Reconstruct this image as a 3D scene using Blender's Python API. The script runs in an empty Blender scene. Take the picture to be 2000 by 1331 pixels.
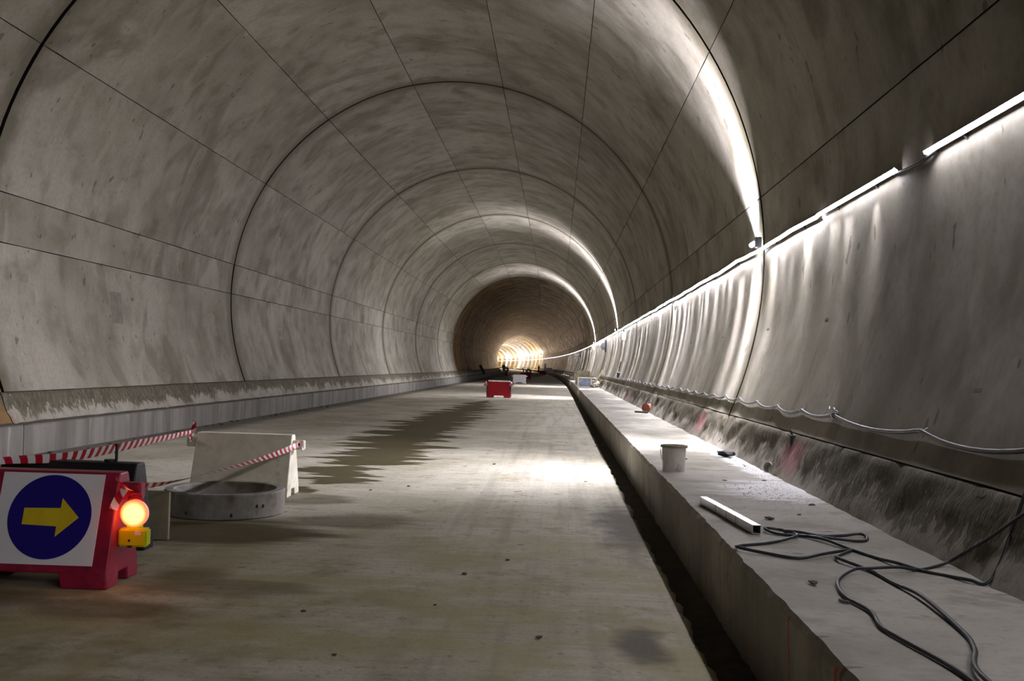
import bpy, bmesh, math, random
from mathutils import Vector, Matrix, noise as mnoise

random.seed(7)
PI = math.pi
scene = bpy.context.scene
COL = scene.collection

# ------------------------------------------------------------------ camera
F_PX, W_PX = 1950.0, 2000.0
cam_d = bpy.data.cameras.new('camera')
cam = bpy.data.objects.new('camera', cam_d)
COL.objects.link(cam)
cam_d.sensor_width = 36.0
cam_d.lens = 36.0 * F_PX / W_PX
cam_d.clip_start = 0.05
cam_d.clip_end = 2000
_yv = Vector((88.0, -50.5, -F_PX)).normalized()          # tunnel axis seen from the camera
_zv = Vector((math.sin(math.radians(1.6)), math.cos(math.radians(1.6)), 0))   # camera rolled by 1.6 degrees
_zv = (_zv - _yv * _zv.dot(_yv)).normalized()
_xv = _yv.cross(_zv)
CAM_LOC = Vector((2.96, 0, 1.6))
cam.matrix_world = Matrix.Translation(CAM_LOC) @ Matrix((_xv, _yv, _zv)).to_4x4()
scene.camera = cam
cam_d.dof.use_dof = False

# ------------------------------------------------------------------ world, exposure
world = bpy.data.worlds.new('world')
scene.world = world
world.use_nodes = True
world.node_tree.nodes['Background'].inputs[0].default_value = (0.02, 0.02, 0.02, 1)
world.node_tree.nodes['Background'].inputs[1].default_value = 0.2
vs = scene.view_settings
vs.view_transform = 'Standard'
vs.look = 'None'
vs.exposure = 0.78
vs.gamma = 1.0
vs.use_curve_mapping = False
scene.cycles.max_bounces = 5
scene.cycles.diffuse_bounces = 3
scene.cycles.use_adaptive_sampling = True
scene.cycles.adaptive_threshold = 0.3
scene.cycles.adaptive_min_samples = 20
scene.cycles.glossy_bounces = 2
scene.cycles.sample_clamp_indirect = 6.0
scene.cycles.use_light_tree = True
scene.cycles.caustics_reflective = False
scene.cycles.caustics_refractive = False

# light levels
LED_BACK, LED_NEAR, LED_MID, LED_FAR = 112.0, 34.0, 100.0, 7.0     # radiance of the strip's lit face
LED_WHITE = (0.985, 0.945, 1.04)
SPOT_W = 14.0                                      # power of the area lights added under the strip
LAMP_UP, LAMP_DOWN, LAMP_FLOOD = 54.0, 20.0, 1400.0
FAR_WARM, FAR_WHITE = 2300.0, 6200.0

# ------------------------------------------------------------------ tunnel axis
RAD, ZC = 6.0, 3.27
BEND_Y, BEND_R = 60.0, 3000.0
RING0, RINGL = 15.0, 11.9
Y_BACK, Y_END = RING0 - 3 * RINGL, RING0 + 44 * RINGL


def T(x, y, z):
    """tunnel coordinates -> world; straight, then a wide bend to the left"""
    if y <= BEND_Y:
        return Vector((x, y, z))
    a = (y - BEND_Y) / BEND_R
    return Vector((-BEND_R * (1 - math.cos(a)) + x * math.cos(a), BEND_Y + BEND_R * math.sin(a) + x * math.sin(a), z))


def heading(y):
    return max(0.0, (y - BEND_Y) / BEND_R)


# ------------------------------------------------------------------ node helper
class NT:
    def __init__(self, name):
        self.m = bpy.data.materials.new(name)
        self.m.use_nodes = True
        self.t = self.m.node_tree
        self.n = self.t.nodes
        self.b = self.n['Principled BSDF']
        self.out = self.n['Material Output']

    def new(self, ty, **kw):
        n = self.n.new(ty)
        for k, v in kw.items():
            setattr(n, k, v)
        return n

    def link(self, a, b):
        self.t.links.new(a, b)

    def put(self, sock, v):
        if isinstance(v, bpy.types.NodeSocket):
            self.link(v, sock)
        elif v is not None:
            sock.default_value = v

    def math(self, op, a, b=None, c=None, clamp=False):
        n = self.new('ShaderNodeMath', operation=op)
        n.use_clamp = clamp
        self.put(n.inputs[0], a)
        if b is not None:
            self.put(n.inputs[1], b)
        if c is not None:
            self.put(n.inputs[2], c)
        return n.outputs[0]

    def mapr(self, v, a, b, c=0.0, d=1.0, smooth=True):
        n = self.new('ShaderNodeMapRange')
        n.interpolation_type = 'SMOOTHSTEP' if smooth else 'LINEAR'
        self.put(n.inputs[0], v)
        for i, x in enumerate((a, b, c, d)):
            self.put(n.inputs[1 + i], x)
        return n.outputs[0]

    def noise(self, vec, scale=1.0, detail=4.0, rough=0.55, dist=0.0):
        n = self.new('ShaderNodeTexNoise')
        self.put(n.inputs['Vector'], vec)
        n.inputs['Scale'].default_value = scale
        n.inputs['Detail'].default_value = min(detail, 3.0)
        n.inputs['Roughness'].default_value = rough
        n.inputs['Distortion'].default_value = dist if dist >= 1.0 else 0.0      # light distortions cost more than they show
        return n.outputs[0]

    def scaled(self, vec, s, off=(0, 0, 0)):
        n = self.new('ShaderNodeMapping')
        self.put(n.inputs['Vector'], vec)
        n.inputs['Scale'].default_value = s
        n.inputs['Location'].default_value = off
        return n.outputs[0]

    def mix(self, f, a, b, mode='MIX'):
        n = self.new('ShaderNodeMix', data_type='RGBA', blend_type=mode)
        self.put(n.inputs[0], f)
        self.put(n.inputs[6], a if isinstance(a, bpy.types.NodeSocket) else (*a, 1))
        self.put(n.inputs[7], b if isinstance(b, bpy.types.NodeSocket) else (*b, 1))
        return n.outputs[2]

    def bump(self, h, strength=0.3, dist=0.02):
        n = self.new('ShaderNodeBump')
        n.inputs['Strength'].default_value = strength
        n.inputs['Distance'].default_value = dist
        self.put(n.inputs['Height'], h)
        self.link(n.outputs[0], self.b.inputs['Normal'])

    def obj(self):
        return self.new('ShaderNodeTexCoord').outputs['Object']

    def uv(self):
        return self.new('ShaderNodeTexCoord').outputs['UV']

    def sep(self, v):
        n = self.new('ShaderNodeSeparateXYZ')
        self.put(n.inputs[0], v)
        return n.outputs

    def comb(self, x, y, z=0.0):
        n = self.new('ShaderNodeCombineXYZ')
        for i, v in enumerate((x, y, z)):
            self.put(n.inputs[i], v)
        return n.outputs[0]

    def base(self, c):
        self.put(self.b.inputs['Base Color'], c if isinstance(c, bpy.types.NodeSocket) else (*c, 1))

    def rough(self, r):
        self.put(self.b.inputs['Roughness'], r)


def ellipse(k, X, Y, cx, cy, rx, ry, soft=0.5, wob=None):
    """mask 1 inside an ellipse with a noisy edge"""
    a = k.math('DIVIDE', k.math('SUBTRACT', X, cx), rx)
    b = k.math('DIVIDE', k.math('SUBTRACT', Y, cy), ry)
    d = k.math('SQRT', k.math('ADD', k.math('MULTIPLY', a, a), k.math('MULTIPLY', b, b)))
    if wob is not None:
        d = k.math('ADD', d, wob)
    return k.mapr(d, 1.0 + soft, 1.0 - soft)


def plain(name, col, rough=0.6, var=0.25, scale=6.0, metal=0.0, bump=0.0, spec=0.5, dirt=None, dirt_amt=0.0):
    k = NT(name)
    o = k.obj()
    n = k.noise(o, scale, 5, 0.6)
    f = k.mapr(n, 0.3, 0.7)
    c = k.mix(f, tuple(x * (1 - var) for x in col), tuple(min(1, x * (1 + var * 0.6)) for x in col))
    if dirt is not None:
        d = k.mapr(k.noise(o, scale * 0.5, 6, 0.7, 0.4), 0.62 - dirt_amt, 0.78 - dirt_amt)
        c = k.mix(d, c, dirt)
    k.base(c)
    k.rough(rough)
    k.b.inputs['Metallic'].default_value = metal
    k.b.inputs['Specular IOR Level'].default_value = spec
    if bump:
        k.bump(k.noise(o, scale * 4, 4), bump, 0.01)
    return k.m


def emitter(name, col, strength):
    k = NT(name)
    k.base((0.8, 0.8, 0.8))
    k.b.inputs['Emission Color'].default_value = (*col, 1)
    k.b.inputs['Emission Strength'].default_value = strength
    return k.m


# ------------------------------------------------------------------ materials
def lining_material(name, light, dark, rough, stain, gold_glint, glossvar=0.1):
    k = NT(name)
    uv = k.uv()                                   # u = metres along the arc, v = metres along the tunnel
    rnd = k.new('ShaderNodeObjectInfo').outputs['Random']
    s = k.sep(uv)
    vec = k.comb(s[0], s[1], k.math('MULTIPLY', rnd, 9.0))
    big = k.noise(vec, 0.35, 4, 0.6, 0.7)
    mid = k.noise(vec, 1.4, 3, 0.62, 0)
    fine = k.noise(vec, 14, 2, 0.65)
    c = k.mix(k.mapr(big, 0.34, 0.66), light, dark)
    c = k.mix(k.mapr(mid, 0.48, 0.78, 0, 0.4), c, stain)
    blot = k.noise(k.comb(k.math('MULTIPLY', s[0], 0.8), s[1], k.math('ADD', k.math('MULTIPLY', rnd, 9.0), 4.0)), 0.55, 3, 0.55, 1.4)
    c = k.mix(k.mapr(blot, 0.5, 0.64, 0, 0.5), c, stain)
    pale = k.mapr(k.noise(k.comb(k.math('MULTIPLY', s[0], 0.7), s[1], 3.3), 0.9, 4, 0.5, 1.5), 0.55, 0.72, 0, 0.35)
    c = k.mix(pale, c, tuple(min(1, x * 1.28) for x in light))
    # runs of dirt that follow the arc
    run = k.noise(k.comb(k.math('MULTIPLY', s[0], 0.35), k.math('MULTIPLY', s[1], 2.6), 1.7), 1.3, 5, 0.6, 0.6)
    c = k.mix(k.mapr(run, 0.5, 0.8, 0, 0.22), c, stain)
    # dirt beside the ring joints: ring position from v
    ph = k.math('FRACT', k.math('DIVIDE', k.math('SUBTRACT', s[1], RING0), RINGL))
    dist = k.math('MINIMUM', ph, k.math('SUBTRACT', 1.0, ph))
    dist = k.math('ADD', dist, k.math('MULTIPLY', k.math('SUBTRACT', mid, 0.5), 0.09))
    c = k.mix(k.mapr(dist, 0.05, 0.0, 0, 0.9), c, stain)
    c = k.mix(k.mapr(fine, 0.35, 0.75, 0, 0.22), c, stain)
    spot = k.mapr(k.noise(k.comb(k.math('MULTIPLY', s[0], 0.6), s[1], 8.1), 6.0, 2, 0.5), 0.69, 0.73, 0, 0.6)
    c = k.mix(spot, c, (0.05, 0.045, 0.035))
    if gold_glint:
        # lines left by the formwork boards, every 2.38 m
        fb = k.math('FRACT', k.math('DIVIDE', k.math('SUBTRACT', s[1], RING0), RINGL / 5))
        fb = k.math('MINIMUM', fb, k.math('SUBTRACT', 1.0, fb))
        c = k.mix(k.mapr(fb, 0.09, 0.03, 0, 0.75), c, (0.03, 0.022, 0.012))
        r = k.mapr(k.noise(k.comb(k.math('MULTIPLY', s[0], 0.35), k.math('MULTIPLY', s[1], 1.6), 6.0), 0.9, 4, 0.6), 0.45, 0.65, 0, 0.8)  # golden reflections of the far lamps, painted as diffuse orange patches
        c = k.mix(r, c, gold_glint)
    k.base(c)
    k.rough(k.mapr(mid, 0.3, 0.7, rough - glossvar, rough + glossvar))
    k.b.inputs['Specular IOR Level'].default_value = 0.25 if gold_glint is None else 0.035
    k.bump(mid, 0.3, 0.02)
    return k.m


M = {}
M['lining'] = lining_material('lining_concrete', (0.36, 0.338, 0.285), (0.25, 0.232, 0.186), 0.62, (0.118, 0.105, 0.066), None)
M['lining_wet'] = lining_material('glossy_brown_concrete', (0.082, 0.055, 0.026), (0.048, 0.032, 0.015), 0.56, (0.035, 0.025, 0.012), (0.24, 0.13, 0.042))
M['joint'] = plain('joint_shadow', (0.018, 0.015, 0.011), 0.95)


def floor_material():
    k = NT('floor_concrete')
    o = k.obj()
    s = k.sep(o)
    X, Y = s[0], s[1]
    big = k.noise(o, 0.5, 6, 0.6, 0.6)
    mid = k.noise(o, 1.9, 6, 0.65, 0.8)
    fine = k.noise(o, 34, 6, 0.75)
    speck = k.noise(o, 11, 3, 0.8)
    brush = k.noise(k.comb(k.math('MULTIPLY', X, 0.5), k.math('MULTIPLY', Y, 7.0), 0.0), 2.0, 4, 0.6)
    track = k.noise(k.comb(k.math('MULTIPLY', X, 5.0), k.math('MULTIPLY', Y, 0.22), 2.0), 1.0, 5, 0.6)
    c = k.mix(k.mapr(big, 0.36, 0.64), (0.6, 0.575, 0.48), (0.44, 0.415, 0.315))
    c = k.mix(k.mapr(mid, 0.52, 0.72, 0, 0.65), c, (0.27, 0.235, 0.125))
    c = k.mix(k.mapr(brush, 0.42, 0.66, 0, 0.28), c, (0.24, 0.22, 0.17))
    inlane = k.mapr(X, 1.2, 2.4)
    c = k.mix(k.math('MULTIPLY', k.mapr(track, 0.45, 0.68, 0, 0.34), inlane), c, (0.17, 0.16, 0.14))
    c = k.mix(k.mapr(fine, 0.45, 0.72, 0, 0.5), c, (0.26, 0.24, 0.18))
    c = k.mix(k.mapr(speck, 0.55, 0.68, 0, 0.6), c, (0.14, 0.125, 0.085))
    c = k.mix(k.mapr(k.noise(o, 4.2, 3, 0.5, 0.3), 0.68, 0.74, 0, 0.7), c, (0.1, 0.085, 0.035))
    c = k.mix(k.mapr(k.noise(o, 3.1, 5, 0.6, 0.8), 0.6, 0.75, 0, 0.4), c, (0.7, 0.68, 0.63))
    # darker ochre towards the left front
    near = k.math('MULTIPLY', k.mapr(Y, 11.0, 5.0), k.mapr(X, 3.0, 0.2))
    c = k.mix(k.math('MULTIPLY', near, k.mapr(mid, 0.35, 0.65, 0.1, 0.8)), c, (0.17, 0.14, 0.06))
    olive = k.math('MULTIPLY', k.mapr(Y, 12.0, 7.0), k.mapr(k.noise(k.comb(X, k.math('MULTIPLY', Y, 1.3), 6.0), 1.15, 3, 0.6), 0.42, 0.62, 0.15, 0.75))
    c = k.mix(olive, c, (0.36, 0.325, 0.17))
    # long wet stain down the lane, its edge broken up across the lane
    cur = k.new('ShaderNodeValToRGB')
    k.put(cur.inputs[0], k.math('DIVIDE', Y, 60.0))
    el = cur.color_ramp.elements
    el[0].position, el[0].color = 0.19, (0, 0, 0, 1)
    el[1].position, el[1].color = 0.75, (0, 0, 0, 1)
    for p, v in ((0.215, 0.3), (0.26, 0.62), (0.31, 0.8), (0.42, 0.95), (0.55, 0.8), (0.66, 0.62), (0.70, 0.3)):
        e = el.new(p)
        e.color = (v, v, v, 1)
    w = cur.outputs[0]
    j1 = k.noise(k.comb(k.math('MULTIPLY', X, 0.12), Y, 0.0), 1.3, 7, 0.72)
    j2 = k.noise(k.comb(k.math('MULTIPLY', X, 0.10), Y, 5.0), 2.2, 3, 0.6)
    off = k.math('ADD', k.math('MULTIPLY', k.math('SUBTRACT', j1, 0.5), 3.4), k.math('MULTIPLY', k.math('SUBTRACT', j2, 0.5), 1.0))
    xc = k.math('ADD', -0.14, k.math('MULTIPLY', k.math('SUBTRACT', k.noise(k.comb(0.0, Y, 9.0), 0.5, 5, 0.7), 0.5), 2.2))
    edge = k.math('SUBTRACT', k.math('ADD', w, k.math('MULTIPLY', off, k.mapr(w, 0.0, 0.4, 0.0, 1.0))), k.math('ABSOLUTE', k.math('SUBTRACT', X, xc)))
    wet = k.math('MULTIPLY', k.mapr(edge, -0.03, 0.08), k.mapr(w, 0.0, 0.12))
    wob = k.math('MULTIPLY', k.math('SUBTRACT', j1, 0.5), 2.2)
    for (cx, cy, rx, ry, amt) in ((-0.15, 9.1, 1.0, 0.75, 0.95), (1.0, 9.85, 0.62, 0.42, 0.6), (0.35, 7.2, 0.35, 0.28, 0.55), (0.1, 11.4, 0.5, 0.5, 0.7),  # first ellipse paints in the manhole ring's shadow together with the wet
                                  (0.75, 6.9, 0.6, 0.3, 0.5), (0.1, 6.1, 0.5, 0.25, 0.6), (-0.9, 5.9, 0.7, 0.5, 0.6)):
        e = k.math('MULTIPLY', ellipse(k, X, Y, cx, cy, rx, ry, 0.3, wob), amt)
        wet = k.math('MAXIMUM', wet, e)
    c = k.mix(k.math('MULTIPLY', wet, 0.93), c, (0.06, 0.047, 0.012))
    oil = k.math('MAXIMUM', ellipse(k, X, Y, 3.72, 10.3, 0.28, 1.5, 0.6, k.math('MULTIPLY', k.math('SUBTRACT', mid, 0.5), 2.5)),
                 ellipse(k, X, Y, 3.5, 5.9, 0.12, 0.35, 0.6, k.math('MULTIPLY', k.math('SUBTRACT', mid, 0.5), 3.0)))
    c = k.mix(k.math('MULTIPLY', oil, 0.75), c, (0.06, 0.05, 0.045))
    # crumbly grey dust along the foot of the left kerb
    c = k.mix(k.math('MULTIPLY', k.mapr(X, -4.1, -4.7), k.mapr(fine, 0.25, 0.6, 0.4, 1.0)), c, (0.13, 0.122, 0.105))
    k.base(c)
    k.rough(0.75)
    k.b.inputs['Specular IOR Level'].default_value = 0.2
    k.bump(fine, 0.3, 0.01)
    return k.m


def walkway_material():
    k = NT('walkway_concrete')
    o = k.obj()
    s = k.sep(o)
    X, Y, Z = s[0], s[1], s[2]
    big = k.noise(o, 0.8, 6, 0.6, 0.6)
    mid = k.noise(k.comb(k.math('MULTIPLY', X, 0.8), Y, Z), 2.6, 6, 0.65, 0.8)
    fine = k.noise(o, 18, 6, 0.7)
    c = k.mix(k.mapr(big, 0.36, 0.64), (0.43, 0.41, 0.35), (0.3, 0.285, 0.235))
    c = k.mix(k.mapr(mid, 0.5, 0.7, 0, 0.6), c, (0.2, 0.185, 0.13))
    c = k.mix(k.mapr(fine, 0.48, 0.75, 0, 0.4), c, (0.19, 0.18, 0.14))
    c = k.mix(k.mapr(k.noise(k.comb(k.math('MULTIPLY', X, 2.2), k.math('MULTIPLY', Y, 3.4), 0.0), 1.7, 2, 0.4), 0.68, 0.73, 0, 0.75), c, (0.09, 0.08, 0.05))
    # spilled lime along the foot of the wall
    wob = k.math('MULTIPLY', k.math('SUBTRACT', k.noise(k.comb(k.math('MULTIPLY', X, 0.7), k.math('MULTIPLY', Y, 2.4), 0.0), 2.0, 3, 0.7), 0.5), 2.2)
    lime = k.math('MAXIMUM', ellipse(k, X, Y, 5.22, 12.6, 0.14, 2.6, 0.35, wob), ellipse(k, X, Y, 5.05, 9.6, 0.5, 0.75, 0.45, wob))
    lime = k.math('MULTIPLY', lime, k.mapr(Z, 0.44, 0.47))
    c = k.mix(k.math('MULTIPLY', lime, 0.95), c, (0.8, 0.8, 0.79))
    # red survey lines sprayed on the upright face
    face = k.mapr(X, 4.19, 4.14)
    wl = k.math('ADD', Y, k.math('MULTIPLY', k.math('SUBTRACT', k.noise(o, 9.0, 2), 0.5), 0.012))
    r1 = k.mapr(k.math('ABSOLUTE', k.math('SUBTRACT', wl, 4.78)), 0.016, 0.006)
    r2 = k.math('MULTIPLY', k.mapr(k.math('ABSOLUTE', k.math('SUBTRACT', wl, 3.98)), 0.035, 0.02), k.mapr(Z, 0.3, 0.36))
    red = k.math('MULTIPLY', k.math('MAXIMUM', r1, r2), k.math('MULTIPLY', k.math('MULTIPLY', face, k.mapr(Z, 0.465, 0.45)), k.mapr(fine, 0.3, 0.5, 0.45, 0.9)))
    c = k.mix(red, c, (0.5, 0.03, 0.03))
    k.base(c)
    k.rough(0.75)
    k.b.inputs['Specular IOR Level'].default_value = 0.3
    k.bump(fine, 0.4, 0.012)
    return k.m


def footing_material(name, pink, orange):
    k = NT(name)
    uv = k.uv()                                  # u = 0 at the foot, 1 at the joint; v = metres along
    s = k.sep(uv)
    U, V = s[0], s[1]
    o = k.obj()
    fine = k.noise(o, 20, 6, 0.7)
    n1 = k.noise(k.comb(k.math('MULTIPLY', U, 0.6), V, 0.0), 1.1, 6, 0.7, 0.6)
    n2 = k.noise(k.comb(k.math('MULTIPLY', U, 0.7), k.math('MULTIPLY', V, 3.2), 4.0), 3.0, 7, 0.75, 0.9)
    c = k.mix(k.mapr(n1, 0.35, 0.65), (0.38, 0.355, 0.3), (0.28, 0.262, 0.21))
    band = k.math('ADD', U, k.math('ADD', k.math('MULTIPLY', k.math('SUBTRACT', n2, 0.5), 1.5), k.math('MULTIPLY', k.math('SUBTRACT', n1, 0.5), 1.7)))
    moss = k.mapr(band, 0.36, 0.5, 0, 0.95)
    pale = k.mapr(k.noise(k.comb(k.math('MULTIPLY', U, 1.2), k.math('MULTIPLY', V, 4.0), 9.0), 3.0, 5, 0.7), 0.62, 0.68, 0, 0.5)
    mosscol = k.mix(k.mapr(n2, 0.4, 0.7), (0.06, 0.053, 0.03), (0.16, 0.143, 0.09))
    c = k.mix(moss, c, mosscol)
    c = k.mix(k.math('MULTIPLY', pale, moss), c, (0.42, 0.39, 0.33))
    c = k.mix(k.mapr(fine, 0.5, 0.75, 0, 0.4), c, (0.16, 0.145, 0.1))
    wob = k.math('MULTIPLY', k.math('SUBTRACT', n2, 0.5), 1.6)
    if pink is not None:
        for (v, u, rv, ru) in pink:
            c = k.mix(k.math('MULTIPLY', ellipse(k, V, U, v, u, rv, ru, 0.6, wob), 0.5), c, (0.5, 0.16, 0.2))
    if orange is not None:
        v, u, rv, ru = orange
        c = k.mix(k.math('MULTIPLY', ellipse(k, V, U, v, u, rv, ru, 0.3, wob), 0.9), c, (0.2, 0.105, 0.018))
    k.base(c)
    k.rough(0.8)
    k.bump(n2, 0.6, 0.03)
    return k.m


def kerb_material():
    k = NT('kerb_concrete')
    o = k.obj()
    s = k.sep(o)
    streak = k.noise(k.comb(s[1], k.math('MULTIPLY', s[2], 0.15), 0.0), 1.4, 6, 0.65)
    fine = k.noise(o, 14, 6, 0.7)
    c = k.mix(k.mapr(streak, 0.35, 0.65), (0.23, 0.22, 0.195), (0.125, 0.117, 0.1))
    c = k.mix(k.mapr(k.noise(k.comb(s[1], k.math('MULTIPLY', s[2], 0.1), 7.0), 3.0, 3, 0.5), 0.6, 0.7, 0, 0.5), c, (0.48, 0.46, 0.41))
    c = k.mix(k.mapr(fine, 0.5, 0.75, 0, 0.4), c, (0.15, 0.14, 0.12))
    top = k.mapr(s[2], 0.44, 0.475)
    c = k.mix(k.math('MULTIPLY', top, 0.8), c, (0.1, 0.09, 0.07))      # loose soil lying on the ledge
    k.base(c)
    k.rough(0.8)
    k.bump(fine, 0.5, 0.015)
    return k.m


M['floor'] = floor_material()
M['walkway'] = walkway_material()
M['footing_r'] = footing_material('spalled_footing_right', ((10.55, 0.55, 0.38, 0.3), (17.2, 0.55, 0.5, 0.3), (34, 0.5, 0.6, 0.3)), None)
M['footing_l'] = footing_material('spalled_footing_left', None, (14.7, 0.2, 0.35, 0.5))
M['kerb'] = kerb_material()
M['trench'] = plain('trench_soil', (0.06, 0.05, 0.03), 0.9, 0.4, 5, bump=0.6)
M['patch'] = plain('mortar_patch', (0.2, 0.185, 0.15), 0.75, 0.2, 6)
M['patch2'] = plain('mortar_patch_pale', (0.3, 0.275, 0.225), 0.75, 0.15, 6)
M['slot'] = plain('slot_dark', (0.05, 0.045, 0.035), 0.9)
M['red'] = plain('maroon_plastic', (0.34, 0.012, 0.05), 0.42, 0.3, 5, dirt=(0.3, 0.2, 0.17), dirt_amt=-0.04)
M['redfar'] = plain('red_plastic', (0.36, 0.006, 0.016), 0.42, 0.2, 5)
M['cream'] = plain('cream_plastic', (0.88, 0.85, 0.7), 0.5, 0.12, 4, dirt=(0.5, 0.46, 0.33), dirt_amt=0.05)
M['white_pl'] = plain('white_plastic', (0.78, 0.77, 0.8), 0.5, 0.1, 4, dirt=(0.5, 0.48, 0.42), dirt_amt=0.0)
M['grey_pl'] = plain('grey_plastic', (0.5, 0.5, 0.5), 0.5, 0.15, 4)
M['black_pl'] = plain('black_plastic', (0.012, 0.012, 0.016), 0.5, 0.3, 5)
M['white_sign'] = plain('sign_white', (0.93, 0.93, 0.95), 0.4, 0.04, 3, dirt=(0.6, 0.58, 0.52), dirt_amt=-0.08)
M['blue_sign'] = plain('sign_blue', (0.016, 0.008, 0.26), 0.28, 0.12, 4)
M['yellow_sign'] = plain('sign_yellow', (0.86, 0.66, 0.02), 0.4, 0.08, 5)
M['yellow_box'] = plain('battery_yellow', (0.66, 0.68, 0.0), 0.4, 0.08, 8)
M['sticker'] = plain('sticker_white', (0.8, 0.8, 0.8), 0.6, 0.1, 30)
M['black'] = plain('black_rubber', (0.015, 0.015, 0.017), 0.55, 0.3, 10)
M['cable'] = plain('cable_black', (0.028, 0.03, 0.034), 0.5, 0.35, 10)
M['wallcable'] = plain('cable_dark_grey', (0.05, 0.05, 0.054), 0.36, 0.2, 10)
M['ring'] = plain('ring_concrete', (0.3, 0.29, 0.255), 0.8, 0.35, 3.5, bump=0.4, dirt=(0.15, 0.13, 0.085), dirt_amt=0.1)
M['steel'] = plain('galvanised_steel', (0.62, 0.62, 0.64), 0.35, 0.12, 8, metal=0.8)
M['bucket'] = plain('bucket_white', (0.66, 0.65, 0.58), 0.55, 0.1, 6, dirt=(0.3, 0.27, 0.19), dirt_amt=0.06)
M['rim'] = plain('bucket_rim', (0.3, 0.27, 0.18), 0.7, 0.3, 10)
M['pipe_red'] = plain('pipe_orange', (0.33, 0.13, 0.08), 0.6, 0.3, 8)
M['pipe_grey'] = plain('pipe_grey', (0.42, 0.41, 0.37), 0.6, 0.3, 8)
M['wood'] = plain('pale_timber', (0.48, 0.41, 0.27), 0.75, 0.3, 5)
M['board'] = plain('shutter_board', (0.34, 0.31, 0.2), 0.75, 0.35, 2.5)
M['blue_panel'] = plain('blue_stained_sheet', (0.3, 0.36, 0.5), 0.6, 0.35, 4, dirt=(0.36, 0.22, 0.12), dirt_amt=0.06)
M['chunk'] = plain('broken_concrete', (0.34, 0.32, 0.26), 0.85, 0.4, 5, bump=0.4)
M['crumbs'] = plain('lime_crumbs', (0.66, 0.65, 0.63), 0.85, 0.3, 9)
M['stone'] = plain('dark_stone', (0.08, 0.075, 0.065), 0.85, 0.4, 9)
M['housing'] = plain('lamp_housing', (0.1, 0.1, 0.11), 0.5, 0.2, 10)
M['hivis'] = plain('hivis_yellow', (0.55, 0.75, 0.05), 0.7, 0.1, 8)
M['navy'] = plain('dark_clothes', (0.03, 0.03, 0.045), 0.8, 0.2, 8)
M['helmet'] = plain('helmet_white', (0.8, 0.8, 0.8), 0.4, 0.05, 8)
M['skin'] = plain('skin', (0.45, 0.28, 0.2), 0.6, 0.1, 10)
M['led_back'] = emitter('led_tube_bright_light', LED_WHITE, LED_BACK)
M['led_near'] = emitter('led_tube_light', LED_WHITE, LED_NEAR)
M['led_mid'] = emitter('led_strip_light', LED_WHITE, LED_MID)
M['led_far'] = emitter('led_strip_far_light', LED_WHITE, LED_FAR)
M['lamp_white'] = emitter('flood_lens_white', (1, 0.98, 1), 60)
M['lamp_warm'] = emitter('flood_lens_warm', (1, 0.62, 0.3), 60)
M['bulb'] = emitter('warning_bulb', (1.0, 0.5, 0.1), 2.2)
M['lens'] = emitter('warning_lens', (1.0, 0.11, 0.01), 0.9)


def tape_material():
    k = NT('red_white_tape')
    s = k.sep(k.uv())
    d = k.math('FRACT', k.math('ADD', k.math('MULTIPLY', s[0], 1.0), k.math('MULTIPLY', s[1], 0.35)))
    f = k.mapr(d, 0.47, 0.53, smooth=False)
    k.base(k.mix(f, (0.8, 0.78, 0.76), (0.5, 0.012, 0.03)))
    k.rough(0.3)
    k.b.inputs['Specular IOR Level'].default_value = 0.6
    return k.m


M['tape'] = tape_material()


# ------------------------------------------------------------------ object helpers
def link(o, parent=None):
    COL.objects.link(o)
    if parent is not None:
        o.parent = parent
    return o


def obj(name, me, mat, parent=None, smooth=False):
    if isinstance(me, bmesh.types.BMesh):
        m2 = bpy.data.meshes.new(name)
        me.to_mesh(m2)
        me.free()
        me = m2
    if mat is not None and not me.materials:
        me.materials.append(M[mat] if isinstance(mat, str) else mat)
    if smooth:
        me.polygons.foreach_set('use_smooth', [True] * len(me.polygons))
    return link(bpy.data.objects.new(name, me), parent)


def tag(o, label, cat=None, group=None, kind=None):
    o['label'] = label
    if cat:
        o['category'] = cat
    if group:
        o['group'] = group
    if kind or cat:
        o['kind'] = kind or 'thing'
    return o


def thing(name, loc, label, cat, group=None, rz=0.0, kind=None):
    o = bpy.data.objects.new(name, None)
    o.location = loc
    o.rotation_euler = (0, 0, rz)
    o.empty_display_size = 0.2
    link(o)
    return tag(o, label, cat, group, kind)


def box(bm, x0, x1, y0, y1, z0, z1):
    v = [bm.verts.new((x, y, z)) for z in (z0, z1) for y in (y0, y1) for x in (x0, x1)]
    for f in ((0, 2, 3, 1), (4, 5, 7, 6), (0, 1, 5, 4), (2, 6, 7, 3), (0, 4, 6, 2), (1, 3, 7, 5)):
        bm.faces.new([v[i] for i in f])
    return v


def bbox(x0, x1, y0, y1, z0, z1, bev=0.0, seg=1):
    bm = bmesh.new()
    box(bm, x0, x1, y0, y1, z0, z1)
    if bev:
        bmesh.ops.bevel(bm, geom=bm.edges[:], offset=bev, segments=seg, affect='EDGES')
    bmesh.ops.recalc_face_normals(bm, faces=bm.faces[:])
    return bm


def catmull(pts, n=8):
    P = [Vector(p) for p in pts]
    P = [P[0] * 2 - P[1]] + P + [P[-1] * 2 - P[-2]]
    out = []
    for i in range(1, len(P) - 2):
        a, b, c, d = P[i - 1:i + 3]
        for j in range(n):
            t = j / n
            out.append(0.5 * ((2 * b) + (c - a) * t + (2 * a - 5 * b + 4 * c - d) * t * t + (3 * b - a - 3 * c + d) * t ** 3))
    out.append(P[-2].copy())
    return out


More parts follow.
